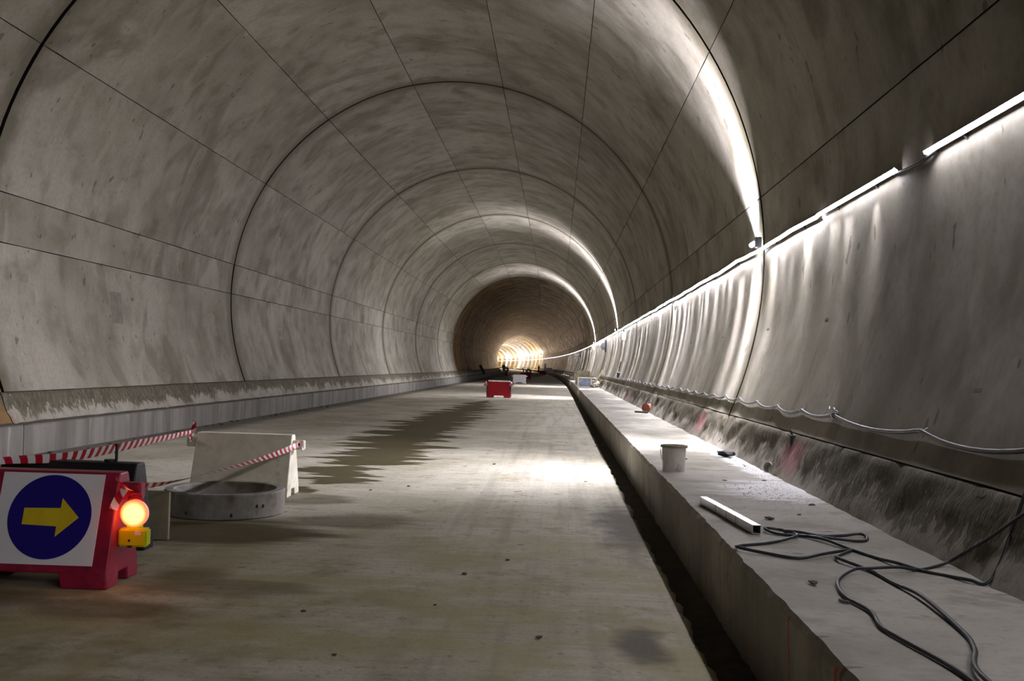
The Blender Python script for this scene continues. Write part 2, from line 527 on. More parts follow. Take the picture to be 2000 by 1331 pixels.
def tube(pts, r, sides=8, bm=None, cap=True):
    bm = bm or bmesh.new()
    rings = []
    for i, p in enumerate(pts):
        p = Vector(p)
        d = (Vector(pts[min(i + 1, len(pts) - 1)]) - Vector(pts[max(i - 1, 0)])).normalized()
        up = Vector((0, 0, 1)) if abs(d.z) < 0.95 else Vector((1, 0, 0))
        u = d.cross(up).normalized()
        v = u.cross(d)
        rr = r[i] if isinstance(r, (list, tuple)) else r
        rings.append([bm.verts.new(p + (u * math.cos(2 * PI * k / sides) + v * math.sin(2 * PI * k / sides)) * rr) for k in range(sides)])
    for a, b in zip(rings, rings[1:]):
        for k in range(sides):
            bm.faces.new((a[k], a[(k + 1) % sides], b[(k + 1) % sides], b[k]))
    if cap:
        bm.faces.new(rings[0][::-1])
        bm.faces.new(rings[-1])
    return bm


def lathe(profile, sides=32, bm=None):
    """profile: closed list of (r, z)"""
    bm = bm or bmesh.new()
    rings = []
    for k in range(sides):
        a = 2 * PI * k / sides
        rings.append([bm.verts.new((r * math.cos(a), r * math.sin(a), z)) for r, z in profile])
    n = len(profile)
    for k in range(sides):
        A, B = rings[k], rings[(k + 1) % sides]
        for i in range(n):
            j = (i + 1) % n
            bm.faces.new((A[i], B[i], B[j], A[j]))
    bmesh.ops.remove_doubles(bm, verts=bm.verts[:], dist=1e-5)
    bmesh.ops.recalc_face_normals(bm, faces=bm.faces[:])
    return bm


def prism(pts, y0, y1, bm=None):
    """pts: outline in x,z; extruded along y"""
    bm = bm or bmesh.new()
    a = [bm.verts.new((x, y0, z)) for x, z in pts]
    b = [bm.verts.new((x, y1, z)) for x, z in pts]
    n = len(pts)
    bm.faces.new(a[::-1])
    bm.faces.new(b)
    for i in range(n):
        bm.faces.new((a[i], a[(i + 1) % n], b[(i + 1) % n], b[i]))
    bmesh.ops.recalc_face_normals(bm, faces=bm.faces[:])
    return bm


def grid_mesh(name, rows, mat, uvs=None, smooth=True, parent=None, flip=False):
    """rows: list of lists of points, all the same length"""
    nv = len(rows[0])
    verts = [tuple(p) for r in rows for p in r]
    faces = []
    for i in range(len(rows) - 1):
        for j in range(nv - 1):
            q = (i * nv + j, i * nv + j + 1, (i + 1) * nv + j + 1, (i + 1) * nv + j)
            faces.append(q[::-1] if flip else q)
    me = bpy.data.meshes.new(name)
    me.from_pydata(verts, [], faces)
    if uvs is not None:
        flat = [tuple(u) for r in uvs for u in r]
        lay = me.uv_layers.new(name='UVMap')
        li = [0] * len(me.loops)
        me.loops.foreach_get('vertex_index', li)
        data = []
        for v in li:
            data.extend(flat[v])
        lay.data.foreach_set('uv', data)
    return obj(name, me, mat, parent, smooth)


def light(name, kind, loc, direction, energy, color, parent=None, **kw):
    d = bpy.data.lights.new(name, kind)
    d.energy = energy
    d.color = color
    for a, v in kw.items():
        setattr(d, a, v)
    o = bpy.data.objects.new(name, d)
    o.location = loc
    if direction is not None:
        o.rotation_euler = Vector(direction).to_track_quat('-Z', 'Y').to_euler()
    link(o)
    return o


# ------------------------------------------------------------------ lining: backing shells and panels
def arc(a, r=RAD):
    a = math.radians(a)
    return r * math.cos(a), ZC + r * math.sin(a)


FOOT_A = -22.7
RIGHT = [FOOT_A, 9.0, 31.5]
CEIL = [31.5, 54.9, 77.6, 101.2, 125.3, 149.0]
LEFT = [149.0, 171.8, 179.4, 180 - FOOT_A]
rings = [RING0 + RINGL * k for k in range(-3, 45)]


def shell(name, a0, a1, label):
    na = max(2, int((a1 - a0) / 6))
    ys = [Y_BACK + i * RINGL / 2 for i in range(int((Y_END - Y_BACK) / RINGL * 2) + 1)]
    rows = []
    for y in ys:
        rows.append([T(*((lambda p: (p[0], y, p[1]))(arc(a0 + (a1 - a0) * j / na, RAD + 0.08)))) for j in range(na + 1)])
    o = grid_mesh(name, rows, 'joint', smooth=True)
    return tag(o, label, kind='structure')


wall_right = shell('wall_right', RIGHT[0] - 0.3, RIGHT[-1], 'right concrete lining wall of the tunnel below the strip light joint')
ceiling = shell('ceiling', CEIL[0], CEIL[-1], 'arched concrete tunnel crown with ring joints')
wall_left = shell('wall_left', LEFT[0], LEFT[-1] + 0.3, 'left concrete lining wall of the tunnel')


def panel(parent, y0, y1, a0, a1, mat):
    gy, dp = 0.045, 0.06
    near = y0 < 90
    na = max(2, int(round((a1 - a0) / (2.5 if near else 5.0))))
    ny = 24 if near else 4
    ga = 0.0075 / RAD * 180 / PI
    step = mnoise.noise((y0 * 0.7, a0 * 0.3, 2.0)) * 0.005       # rings stand a few millimetres proud of each other
    verts, faces, uvs = [], [], []

    def pt(i, j, dr):
        y = y0 + gy + (y1 - y0 - 2 * gy) * i / ny
        f = j / na
        lo = a0 + ga * (1 + (0.8 * mnoise.noise((y * 1.7, a0, 0)) if near else 0))
        hi = a1 - ga * (1 + (0.8 * mnoise.noise((y * 1.7, a1, 5)) if near else 0))
        a = lo + (hi - lo) * f
        w = 0.003 * mnoise.noise((a * 0.12, y * 0.45, 0.0)) if near else 0
        if near and i in (0, ny):
            y += 0.012 * mnoise.noise((a * 0.9, y0 + i, 4.0))
        x, z = arc(a, RAD + dr + w + step)
        verts.append(tuple(T(x, y, z)))
        uvs.append((math.radians(a) * RAD, y))
        return len(verts) - 1

    G = [[pt(i, j, 0) for j in range(na + 1)] for i in range(ny + 1)]
    for i in range(ny):
        for j in range(na):
            faces.append((G[i][j], G[i][j + 1], G[i + 1][j + 1], G[i + 1][j]))
    ns = len(faces)
    rim = [(0, j) for j in range(na + 1)] + [(i, na) for i in range(1, ny + 1)] + [(ny, j) for j in range(na - 1, -1, -1)] + [(i, 0) for i in range(ny - 1, 0, -1)]
    A = [pt(i, j, 0) for i, j in rim]
    B = [pt(i, j, dp) for i, j in rim]
    for q in range(len(rim)):
        r = (q + 1) % len(rim)
        faces.append((A[r], A[q], B[q], B[r]))
    me = bpy.data.meshes.new('panel')
    me.from_pydata(verts, [], faces)
    lay = me.uv_layers.new(name='UVMap')
    li = [0] * len(me.loops)
    me.loops.foreach_get('vertex_index', li)
    lay.data.foreach_set('uv', [c for v in li for c in uvs[v]])
    me.materials.append(M[mat])
    me.materials.append(M['joint'])
    me.polygons.foreach_set('use_smooth', [True] * ns + [False] * (len(faces) - ns))
    me.polygons.foreach_set('material_index', [0] * ns + [1] * (len(faces) - ns))
    return obj('panel', me, None, parent)


for k in range(len(rings) - 1):
    y0, y1 = rings[k], rings[k + 1]
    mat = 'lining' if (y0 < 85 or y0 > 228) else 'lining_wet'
    for par, al in ((wall_right, RIGHT), (ceiling, CEIL), (wall_left, LEFT)):
        for a0, a1 in zip(al, al[1:]):
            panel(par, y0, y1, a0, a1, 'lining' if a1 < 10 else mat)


def wall_patch(parent, a0, a1, y0, y1, mat, name='patch', proud=0.003):
    bm = bmesh.new()
    n = 4
    rows = []
    for r in (RAD - proud, RAD + 0.004):
        rows.append([[bm.verts.new(T(arc(a0 + (a1 - a0) * j / n, r)[0], y, arc(a0 + (a1 - a0) * j / n, r)[1])) for j in range(n + 1)] for y in (y0, y1)])
    F, B = rows
    for j in range(n):
        bm.faces.new((F[0][j], F[0][j + 1], F[1][j + 1], F[1][j]))
        bm.faces.new((F[0][j], B[0][j], B[0][j + 1], F[0][j + 1]))
        bm.faces.new((F[1][j], F[1][j + 1], B[1][j + 1], B[1][j]))
    bm.faces.new((F[0][0], F[1][0], B[1][0], B[0][0]))
    bm.faces.new((F[0][n], B[0][n], B[1][n], F[1][n]))
    bmesh.ops.recalc_face_normals(bm, faces=bm.faces[:])
    return obj(name, bm, mat, parent)


wall_patch(wall_left, 184.1, 190.2, 19.5, 20.0, 'patch')
for a0, a1, y0, y1 in ((184.8, 190.6, 22.4, 22.9), (185.5, 191, 25.1, 25.55), (185, 190.5, 16.1, 16.6), (185, 190.5, 31.5, 31.9)):
    wall_patch(wall_left, a0, a1, y0, y1, 'patch2', proud=0.002)
for a0, a1, y0, y1 in ((159, 162.4, 16.9, 17.35), (156.5, 162, 21.1, 21.4), (160, 164, 30.0, 30.35), (159.5, 164, 24.5, 24.9)):
    wall_patch(wall_left, a0, a1, y0, y1, 'patch2', proud=0.002)
for y in (11.1, 14.17, 18.0, 22.2, 25.0):
    wall_patch(wall_right, -10.35, -10.1, y - 0.06, y + 0.06, 'slot', 'anchor_slot')
wall_patch(wall_right, -17.05, -16.8, 6.66, 6.80, 'patch', 'anchor_slot', 0.002)  # scribbled dark text mark on the wall, not a slot


# ------------------------------------------------------------------ footings
def footing(name, side, mat, label):
    root = thing(name, (0, 0, 0), label, None, kind='structure')
    prof = [(5.30, 0.44), (5.335, 0.50), (5.37, 0.58), (5.405, 0.66), (5.435, 0.74), (5.465, 0.82), (5.495, 0.89), (5.517, 0.94), (5.545, 0.952), (5.6, 0.952)]
    for k in range(len(rings) - 1):
        y0, y1 = rings[k] + 0.012, rings[k + 1] - 0.012
        st = 0.11 if -1 < y0 < 60 else (0.5 if y0 < 130 else 2.0)
        n = max(2, int((y1 - y0) / st))
        rows, uvs = [], []
        for i in range(n + 1):
            y = y0 + (y1 - y0) * i / n
            row, uv = [], []
            for j, (x, z) in enumerate(prof):
                d = 0.0
                if j < 8 and y < 130:
                    q = (y * 2.3, z * 6 * 1.0, side * 3.0)
                    d = 0.035 * mnoise.noise(q) + 0.02 * mnoise.noise((y * 7.1, z * 15, side))
                    d += 0.045 * min(0.0, mnoise.noise((y * 1.2, z * 3.0, 5.0 + side)) + 0.1)
                edge = 0.05 if (i == 0 or i == n) else 0.0
                row.append(T(side * (x + d + edge), y, z))
                uv.append((min(1.0, (z - 0.44) / 0.51), y))
            rows.append(row)
            uvs.append(uv)
        grid_mesh('footing_block', rows, mat, uvs, True, root, flip=(side > 0))
    return root


baseboard_right = footing('baseboard_right', 1, 'footing_r', 'rough spalled footing with dark moss along the right wall')
baseboard_left = footing('baseboard_left', -1, 'footing_l', 'rough spalled footing along the left wall above the kerb')

# ------------------------------------------------------------------ floor, trench, walkway, kerb
def ysteps(a, b, near_end, near, far):
    out, y = [], a
    while y < b:
        out.append(y)
        y += near if y < near_end else far
    out.append(b)
    return out


def jag(y, s, amp):
    return amp * (mnoise.noise((y * 1.6, s, 0)) + 0.6 * mnoise.noise((y * 5.3, s, 3)) + 0.35 * mnoise.noise((y * 14.0, s, 7)))


rows = []
for y in ysteps(Y_BACK, Y_END, 50, 0.07, 3.0):
    e = 3.84 + (jag(y, 1.0, 0.05) if y < 60 else 0)
    rows.append([T(-5.2, y, 0), T(-3, y, 0), T(0, y, 0), T(2.5, y, 0), T(e - 0.02, y, 0), T(e, y, -0.012), T(e + 0.01, y, -0.3)])
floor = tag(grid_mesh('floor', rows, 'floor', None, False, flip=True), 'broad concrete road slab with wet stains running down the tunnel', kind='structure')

rows = []
for y in ysteps(Y_BACK, Y_END, 50, 0.25, 4.0):
    rows.append([T(3.7, y, -0.09), T(3.95, y, -0.09 + 0.03 * mnoise.noise((y * 2, 0, 0))), T(4.2, y, -0.07)])
trench = tag(grid_mesh('drainage_trench', rows, 'trench', None, True, flip=True), 'dark narrow drainage trench between road slab and right walkway', kind='structure')

rows = []
for y in ysteps(Y_BACK, Y_END, 50, 0.07, 3.0):
    e = 4.08 + (jag(y, 4.0, 0.018) if y < 60 else 0)
    t = 0.48 + 0.006 * mnoise.noise((y * 2.1, 0, 9))
    rows.append([T(e + 0.02, y, -0.25), T(e + 0.012, y, 0.1), T(e, y, t - 0.035 + jag(y, 8.0, 0.008)), T(e + 0.022 + jag(y, 6.0, 0.008), y, t), T(4.5, y, 0.48), T(4.95, y, 0.483), T(5.5, y, 0.49)])
walkway = tag(grid_mesh('raised_walkway', rows, 'walkway', None, False, flip=True), 'raised concrete walkway slab along the right wall', kind='structure')

kerb = thing('kerb', (0, 0, 0), 'low grey concrete kerb along the foot of the left wall', None, kind='structure')
y = Y_BACK
kl = 5.95
while y < Y_END - 1:
    y1 = min(y + kl, Y_END)
    n = 40 if y < 60 else 4
    rows = []
    for i in range(n + 1):
        yy = y + 0.008 + (y1 - y - 0.016) * i / n
        d = 0.06 if i in (0, n) else 0
        j = jag(yy, 11, 0.012) if y < 60 else 0
        rows.append([T(-5.12 - d, yy, -0.05), T(-5.125 - d, yy, 0.44), T(-5.14 - d + j, yy, 0.475 - d * 0.4), T(-5.25, yy, 0.49 - d * 0.4 + j), T(-5.5, yy, 0.5)])
    grid_mesh('kerb_block', rows, 'kerb', None, False, kerb)
    y = y1


# ------------------------------------------------------------------ LED strip along the right wall
LED_Z = 3.44


def led_run(y0, y1, em, label, group, wavy, offs=0.05, cat='strip light', thick=0.045):
    ym = (y0 + y1) / 2
    root = thing('led_strip' if wavy else 'light_tube', T(5.99, ym, LED_Z), label, cat, group, heading(ym))
    L = y1 - y0
    n = max(2, int(L / (0.6 if (wavy and ym < 60) else 4.0)))
    face, hous = [], []
    for i in range(n + 1):
        t = -L / 2 + L * i / n
        yy = ym + t
        wx = wz = 0.0
        if wavy:
            wx = 0.015 * mnoise.noise((yy * 0.9, 1, 0))
            wz = 0.028 * mnoise.noise((yy * 0.5, 7, 0)) - 0.012 * abs(math.sin(yy * PI / 1.2))
        x = -offs + wx - 0.01
        h = thick / 2
        tilt = math.radians(38 if wavy else 52)
        nx, nz = -math.cos(tilt), -math.sin(tilt)       # lit face looks out and down
        tx, tz = -nz, nx
        c = Vector((x, t, wz))
        p0 = c + Vector((tx * h, 0, tz * h)) * 1.0
        p1 = c - Vector((tx * h, 0, tz * h)) * 1.0
        bk = Vector((-nx, 0, -nz)) * 0.022
        mid = c + Vector((nx, 0, nz)) * 0.012
        face.append([p1, mid, p0])
        hous.append([p0, p0 + bk, p1 + bk, p1])
    grid_mesh('diffuser', face, em, None, False, root, flip=True)
    grid_mesh('housing', hous, 'housing', None, False, root, flip=True)
    if ym < 130:
        m = max(1, int(L / 1.2))
        for i in range(m):
            t = -L / 2 + L * (i + 0.5) / m
            bm = bmesh.new()
            a = [bm.verts.new((sx, t - 0.012, z)) for sx, z in ((0.012, 0.03), (-offs, 0.012), (0.012, -0.05))]
            b = [bm.verts.new((sx, t + 0.012, z)) for sx, z in ((0.012, 0.03), (-offs, 0.012), (0.012, -0.05))]
            bm.faces.new(a)
            bm.faces.new(b[::-1])
            for q in range(3):
                bm.faces.new((a[q], b[q], b[(q + 1) % 3], a[(q + 1) % 3]))
            bmesh.ops.recalc_face_normals(bm, faces=bm.faces[:])
            obj('bracket', bm, 'housing', root)
    return root


led_run(-6.2, -2.6, 'led_back', 'rigid white light tube on the right wall behind the viewer', 'rigid light tubes on the right wall', False)
led_run(-1.6, 2.2, 'led_back', 'rigid white light tube on the right wall beside the viewer', 'rigid light tubes on the right wall', False)
led_run(4.2, 8.3, 'led_near', 'rigid white light tube on the right wall nearest the picture edge', 'rigid light tubes on the right wall', False)
led_run(9.05, 11.7, 'led_near', 'rigid white light tube on the right wall, second from the picture edge', 'rigid light tubes on the right wall', False)
led_run(11.75, RING0 - 0.1, 'led_mid', 'short flexible light strip between the second light tube and the first white joint lamp', 'flexible light strips on the right wall', True)
names = ('first', 'second', 'third', 'fourth', 'fifth', 'sixth', 'seventh', 'eighth', 'ninth', 'tenth', 'eleventh', 'twelfth')
for k in range(3, len(rings) - 1):
    y0, y1 = rings[k] + 0.05, rings[k + 1] - 0.05
    i = k - 3
    if i < 6:
        lab = 'flexible white light strip on the right wall, %s ring beyond the near joint lamp' % names[i]
    elif i < 18:
        lab = 'white light strip on the right wall, %s ring inside the brown tunnel section' % names[i - 6]
    else:
        lab = 'distant white light strip on the right wall of the bright bend'
    led_run(y0, y1, 'led_mid' if y0 < 86 else 'led_far', lab, 'flexible light strips on the right wall' if i < 6 else 'distant light strips', True)

lead = obj('lamp_lead', tube(catmull([(5.965, 8.15, LED_Z - 0.01), (5.95, 8.45, LED_Z - 0.045), (5.955, 8.75, LED_Z - 0.035), (5.96, 9.15, LED_Z - 0.01)], 6), 0.014, 8), 'cable', None, True)
tag(lead, 'black lead bridging the gap between the two rigid light tubes', 'cable')

# added area lights under the strip throw separate curtains of light down the wall
rs = random.Random(21)
y = 9.75
while y < 150:
    near = y < 88
    w = rs.uniform(0.1, 0.5) if near else rs.uniform(0.4, 1.2)
    p = T(5.955 - rs.uniform(0, 0.02), y, LED_Z - 0.03)
    e = SPOT_W * w * rs.uniform(0.4, 2.2) * (0.35 if y < 11.7 else (1.0 if near else 0.8))
    a = heading(y)
    d = Vector((-0.02 - rs.uniform(0, 0.12), rs.uniform(-0.05, 0.05), -1))
    d.rotate(Matrix.Rotation(a, 3, 'Z'))
    o = light('streak_light', 'AREA', p, d, e, LED_WHITE, shape='RECTANGLE', size=w, size_y=0.02)
    o.data.spread = math.radians(rs.uniform(30, 62))
    q = d.normalized()
    X = Vector((-math.sin(a), math.cos(a), 0))
    X = (X - q * X.dot(q)).normalized()
    Zx = -q
    Yx = Zx.cross(X)
    o.matrix_world = Matrix.Translation(p) @ Matrix((X, Yx, Zx)).transposed().to_4x4()
    y += w + (rs.uniform(0.15, 0.9) if near else rs.uniform(1.0, 4.0))


# white lamps fixed at some ring joints: a broad beam up the arc, one down, one over the road
def joint_lamp(y, label, scale=1.0, up=1.0, flood=1.0, warm=False, lean=0.0, cone=98, crown=0.16, cspread=34):
    a = heading(y)
    root = thing('wall_lamp', T(5.97, y, LED_Z + 0.05), label, 'lamp', 'white lamps at the ring joints', a)
    obj('back_box', bbox(-0.1, 0.0, 0.0, 0.09, -0.02, 0.14, 0.01), 'housing', root)
    bm = tube([(-0.09, 0.1, 0.05), (-0.09, 0.34, 0.05)], 0.035, 12)
    obj('lamp_tube', bm, 'lamp_warm' if warm else 'lamp_white', root, True)
    obj('mounting_arm', bbox(-0.1, -0.08, 0.06, 0.12, 0.035, 0.065), 'housing', root)
    c = (1, 0.62, 0.3) if warm else (0.99, 0.945, 1.06)
    R3 = Matrix.Rotation(a, 3, 'Z')

    def dirw(v):
        v = Vector(v)
        v.rotate(R3)
        return v
    for e, pos, d, sp in ((LAMP_UP * up * crown, (5.80, y + 0.35, LED_Z + 0.16), (-0.17 - crown * 0.25, 0.07, 1), cspread), (LAMP_UP * up * 2.2, (5.89, y + 0.4, LED_Z + 0.16), (-0.04, 0.2, 1), 80), (LAMP_DOWN, (5.86, y + 0.3, LED_Z - 0.06), (-0.08, 0, -1), 80)):
        o = light('lamp_beam', 'AREA', T(*pos), dirw(d), e * scale, c, shape='SQUARE', size=0.16)
        o.data.spread = math.radians(sp)
    s = light('lamp_flood', 'SPOT', T(5.72, y + 0.3, LED_Z), dirw((-1.0, lean, -0.64)), LAMP_FLOOD * scale * flood, c, spot_size=math.radians(cone), spot_blend=1.0, shadow_soft_size=0.12)
    return root


joint_lamp(RING0 + 0.05, 'white lamp blazing up the near ring joint above the light strip')
joint_lamp(RING0 + 3 * RINGL + 0.05, 'white lamp at a ring joint farther down the right wall', 1.3, 1.3, crown=1.5, cspread=80)
joint_lamp(RING0 + 5 * RINGL + 4.0, 'distant white lamp just before the brown tunnel section', 1.4, 1.4, 1.2, False, -0.1, 95, crown=1.5, cspread=80)

# far lamps in the bend
far_lamps = ((266, False, 0.05), (278, True, 0.5), (297, True, 0.8), (316, True, 0.7), (338, False, 0.2), (360, True, 0.9), (384, False, 1.0), (408, True, 1.0), (432, True, 1.0), (456, False, 0.5), (482, True, 1.0), (508, True, 1.0))
for q, (y, warm, e) in enumerate(far_lamps):
    a = heading(y)
    tone = 'warm' if warm else 'white'
    root = thing('flood_lamp', T(5.75, y, 4.6), 'far %s flood lamp on the right wall, %s counted into the bright bend' % (tone, names[q]), 'lamp', 'flood lamps in the bend', a)
    obj('housing', bbox(-0.3, 0.0, -0.3, 0.3, 0, 0.3, 0.02), 'housing', root)
    obj('lens', bbox(-0.34, -0.3, -0.26, 0.26, 0.03, 0.27, 0.01), 'lamp_warm' if warm else 'lamp_white', root)
    light('flood_light', 'POINT', T(4.6, y, 4.7), None, (FAR_WARM if warm else FAR_WHITE) * e, (1, 0.6, 0.28) if warm else (1, 0.93, 0.88), shadow_soft_size=0.3)


# ------------------------------------------------------------------ hanging cable on the right wall
def wall_cable():
    pts = []
    hooks = [-6, -3.4, -0.8, 1.8, 4.4, 5.6, 7.35, 9.66, 10.9, 12.1, 13.3, 14.6]
    y = 14.6
    while y < 62:
        y += 1.15
        hooks.append(y)
    for h0, h1 in zip(hooks, hooks[1:]):
        sag = 0.035 * min(1.6, (h1 - h0)) + 0.012 * rs.random()
        up = 0.06 if abs(h0 - 9.66) < 0.1 else 0.0
        for q in range(8):
            t = q / 8
            yy = h0 + (h1 - h0) * t
            z = 1.215 - 4 * sag * t * (1 - t) - 0.02 * mnoise.noise((yy * 0.3, 0, 0)) - max(0, (8.9 - yy)) * 0.0 - max(0, yy - 16) * 0.0012
            wall = math.sqrt(RAD ** 2 - (z - ZC) ** 2)
            pts.append(T(wall - 0.03 - 0.008 * mnoise.noise((yy, 3, 3)), yy, z))
    o = obj('hanging_cable', tube(pts, 0.017, 8), 'wallcable', None, True)
    tag(o, 'grey cable looping in shallow waves along the right wall above the footing', 'cable')
    for i, h in enumerate(hooks):
        z = 1.225
        wall = math.sqrt(RAD ** 2 - (z - ZC) ** 2)
        if h > 45 or h < 4:
            continue
        bm = tube([T(wall + 0.01, h, z + 0.012), T(wall - 0.055, h, z - 0.028), T(wall - 0.07, h, z - 0.012)], 0.004, 6)
        hk = obj('cable_hook', bm, 'steel', o)
    bm = tube(catmull([T(5.66, 9.66, 1.235), T(5.62, 9.68, 1.26), T(5.63, 9.74, 1.275), T(5.60, 9.78, 1.262), T(5.61, 9.82, 1.285)], 5), 0.007, 6)
    obj('wire_tie', bm, 'steel', o, True)
    obj('clamp', bbox(5.585, 5.645, 9.60, 9.65, 1.185, 1.24, 0.01), 'black', o)


wall_cable()


# ------------------------------------------------------------------ road barriers
def boolean_mesh(base_bm, cutters):
    me = bpy.data.meshes.new('tmp')
    base_bm.to_mesh(me)
    base_bm.free()
    o = bpy.data.objects.new('tmp', me)
    COL.objects.link(o)
    cs = []
    for c in cutters:
        m = bpy.data.meshes.new('tmpc')
        c.to_mesh(m)
        c.free()
        co = bpy.data.objects.new('tmpc', m)
        COL.objects.link(co)
        cs.append(co)
        md = o.modifiers.new('b', 'BOOLEAN')
        md.operation = 'DIFFERENCE'
        md.object = co
        md.solver = 'EXACT'
    bv = o.modifiers.new('bev', 'BEVEL')
    bv.width = 0.012
    bv.segments = 2
    bv.limit_method = 'ANGLE'
    dg = bpy.context.evaluated_depsgraph_get()
    out = bpy.data.meshes.new_from_object(o.evaluated_get(dg))
    for x in cs + [o]:
        bpy.data.objects.remove(x)
    out.materials.clear()
    return out


BW, BH, D0, D1 = 1.15, 0.77, 0.27, 0.085        # width, height, half depth at foot and at top


def barrier_body_mesh():
    bm = bmesh.new()
    hw0, hw1 = BW / 2, BW / 2 - 0.015
    prof = [(0.0, D0), (0.12, D0 * 0.96), (BH - 0.03, D1), (BH, D1 - 0.015)]
    loops = []
    for z, d in prof:
        h = hw0 + (hw1 - hw0) * z / BH
        loops.append([bm.verts.new(p) for p in ((-h, -d, z), (h, -d, z), (h, d, z), (-h, d, z))])
    bm.faces.new(loops[0][::-1])
    bm.faces.new(loops[-1])
    for a, b in zip(loops, loops[1:]):
        for i in range(4):
            bm.faces.new((a[i], a[(i + 1) % 4], b[(i + 1) % 4], b[i]))
    bmesh.ops.recalc_face_normals(bm, faces=bm.faces[:])
    c1 = prism([(-0.28, -0.1), (0.28, -0.1), (0.235, 0.1), (-0.235, 0.1)], -0.6, 0.6)
    c2 = bmesh.new()
    a = [c2.verts.new((-0.9, y, z)) for y, z in ((-0.1, -0.1), (0.1, -0.1), (0.07, 0.085), (-0.07, 0.085))]
    b = [c2.verts.new((0.9, y, z)) for y, z in ((-0.1, -0.1), (0.1, -0.1), (0.07, 0.085), (-0.07, 0.085))]
    c2.faces.new(a)
    c2.faces.new(b[::-1])
    for i in range(4):
        c2.faces.new((a[i], b[i], b[(i + 1) % 4], a[(i + 1) % 4]))
    bmesh.ops.recalc_face_normals(c2, faces=c2.faces[:])
    return boolean_mesh(bm, [c1, c2])


_body = barrier_body_mesh()


def front_d(z):
    return D0 * 0.96 + (D1 - D0 * 0.96) * (z - 0.12) / (BH - 0.15)


def barrier(loc, rz, mat, label, group=None, lugs=True, scale=1.0, lug_mat=None, cap=True):
    root = thing('road_barrier', loc, label, 'barrier', group, rz)
    root.scale = (1, 1, scale)
    me = _body.copy()
    obj('body', me, mat, root)
    for sx in (-1, 1) if lugs else ():
        x0, x1 = sorted((sx * (BW / 2 - 0.03), sx * (BW / 2 + 0.12)))
        obj('connector_lug', bbox(x0, x1, -0.045, 0.045, 0.58, 0.70, 0.012), lug_mat or mat, root)
    if cap:
        bm = tube([(0.3, 0, BH - 0.005), (0.3, 0, BH + 0.02)], 0.045, 14)
        obj('filler_cap', bm, mat, root)
    return root


# the near barrier with its keep-right sign
nb = barrier((-0.615, 6.90, 0), math.radians(1.5), 'red', 'maroon plastic road barrier carrying a white panel with blue arrow disc', cap=False)
z0, z1 = 0.155, 0.755
bm = bmesh.new()
t = 0.006
pw = 0.355
F = [bm.verts.new((sx * pw + 0.107, -front_d(z) - t, z)) for sx, z in ((-1, z0), (1, z0), (1, z1), (-1, z1))]
Bk = [bm.verts.new((sx * pw + 0.107, -front_d(z) - 0.0005, z)) for sx, z in ((-1, z0), (1, z0), (1, z1), (-1, z1))]
bm.faces.new(F)
bm.faces.new(Bk[::-1])
for i in range(4):
    bm.faces.new((F[i], Bk[i], Bk[(i + 1) % 4], F[(i + 1) % 4]))
bmesh.ops.recalc_face_normals(bm, faces=bm.faces[:])
sp = tag(obj('sign_panel', bm, 'white_sign', nb), 'white square sign panel')


def on_face(x, s, h):
    """point on the leaning front: s metres up the slope from the panel centre"""
    zc = (z0 + z1) / 2
    slope = (front_d(z1) - front_d(z0)) / (z1 - z0)
    ln = math.sqrt(1 + slope * slope)
    z = zc + s / ln
    y = -front_d(zc) - slope * s / ln
    return Vector((x, y - h, z))


PX = 0.107 + 0.012
bm = bmesh.new()
N = 64
c0 = [bm.verts.new(on_face(PX + 0.288 * math.cos(2 * PI * i / N), 0.288 * math.sin(2 * PI * i / N) + 0.012, t + 0.002)) for i in range(N)]
c1 = [bm.verts.new(on_face(PX + 0.288 * math.cos(2 * PI * i / N), 0.288 * math.sin(2 * PI * i / N) + 0.012, t - 0.001)) for i in range(N)]
bm.faces.new(c0)
for i in range(N):
    bm.faces.new((c0[i], c1[i], c1[(i + 1) % N], c0[(i + 1) % N]))
bmesh.ops.recalc_face_normals(bm, faces=bm.faces[:])
tag(obj('blue_disc', bm, 'blue_sign', sp), 'dark blue disc of the sign')
AR = [(x * 1.06, z_ * 1.06) for x, z_ in ((-0.172, -0.053), (0.055, -0.06), (0.055, -0.128), (0.192, 0.0), (0.068, 0.122), (0.066, 0.058), (-0.172, 0.053))]
bm = bmesh.new()
c0 = [bm.verts.new(on_face(PX + x, s + 0.012, t + 0.004)) for x, s in AR]
c1 = [bm.verts.new(on_face(PX + x, s + 0.012, t + 0.001)) for x, s in AR]
bm.faces.new(c0)
for i in range(len(AR)):
    bm.faces.new((c0[i], c1[i], c1[(i + 1) % len(AR)], c0[(i + 1) % len(AR)]))
bmesh.ops.recalc_face_normals(bm, faces=bm.faces[:])
tag(obj('yellow_arrow', bm, 'yellow_sign', sp), 'yellow arrow pointing right')

# the barriers behind it
barrier((-0.93, 7.95, 0), math.radians(-1), 'black_pl', 'black plastic road barrier standing behind the arrow sign barrier', scale=0.94, lugs=False)
barrier((-0.665, 11.62, 0), math.radians(0.5), 'cream', 'cream plastic road barrier behind the concrete ring', scale=0.92, cap=False)
rb = barrier((0.17, 48.6, 0), 0.0, 'redfar', 'bright red plastic road barrier with cream top rail, alone in mid lane', lug_mat='redfar')
obj('top_rail', bbox(-0.53, 0.53, -0.11, 0.11, 0.765, 0.83, 0.01), 'cream', rb)
obj('end_cover', bbox(-0.60, -0.555, -0.2, 0.1, 0.05, 0.6, 0.01), 'black_pl', rb)
obj('end_cover', bbox(0.555, 0.60, -0.2, 0.1, 0.05, 0.6, 0.01), 'black_pl', rb)
barrier((-0.31, 88.0, 0), 0.0, 'white_pl', 'white plastic road barrier beyond the red one')
barrier((-0.62, 116.0, 0), 0.05, 'red', 'dark red road barrier half hidden behind the white one')
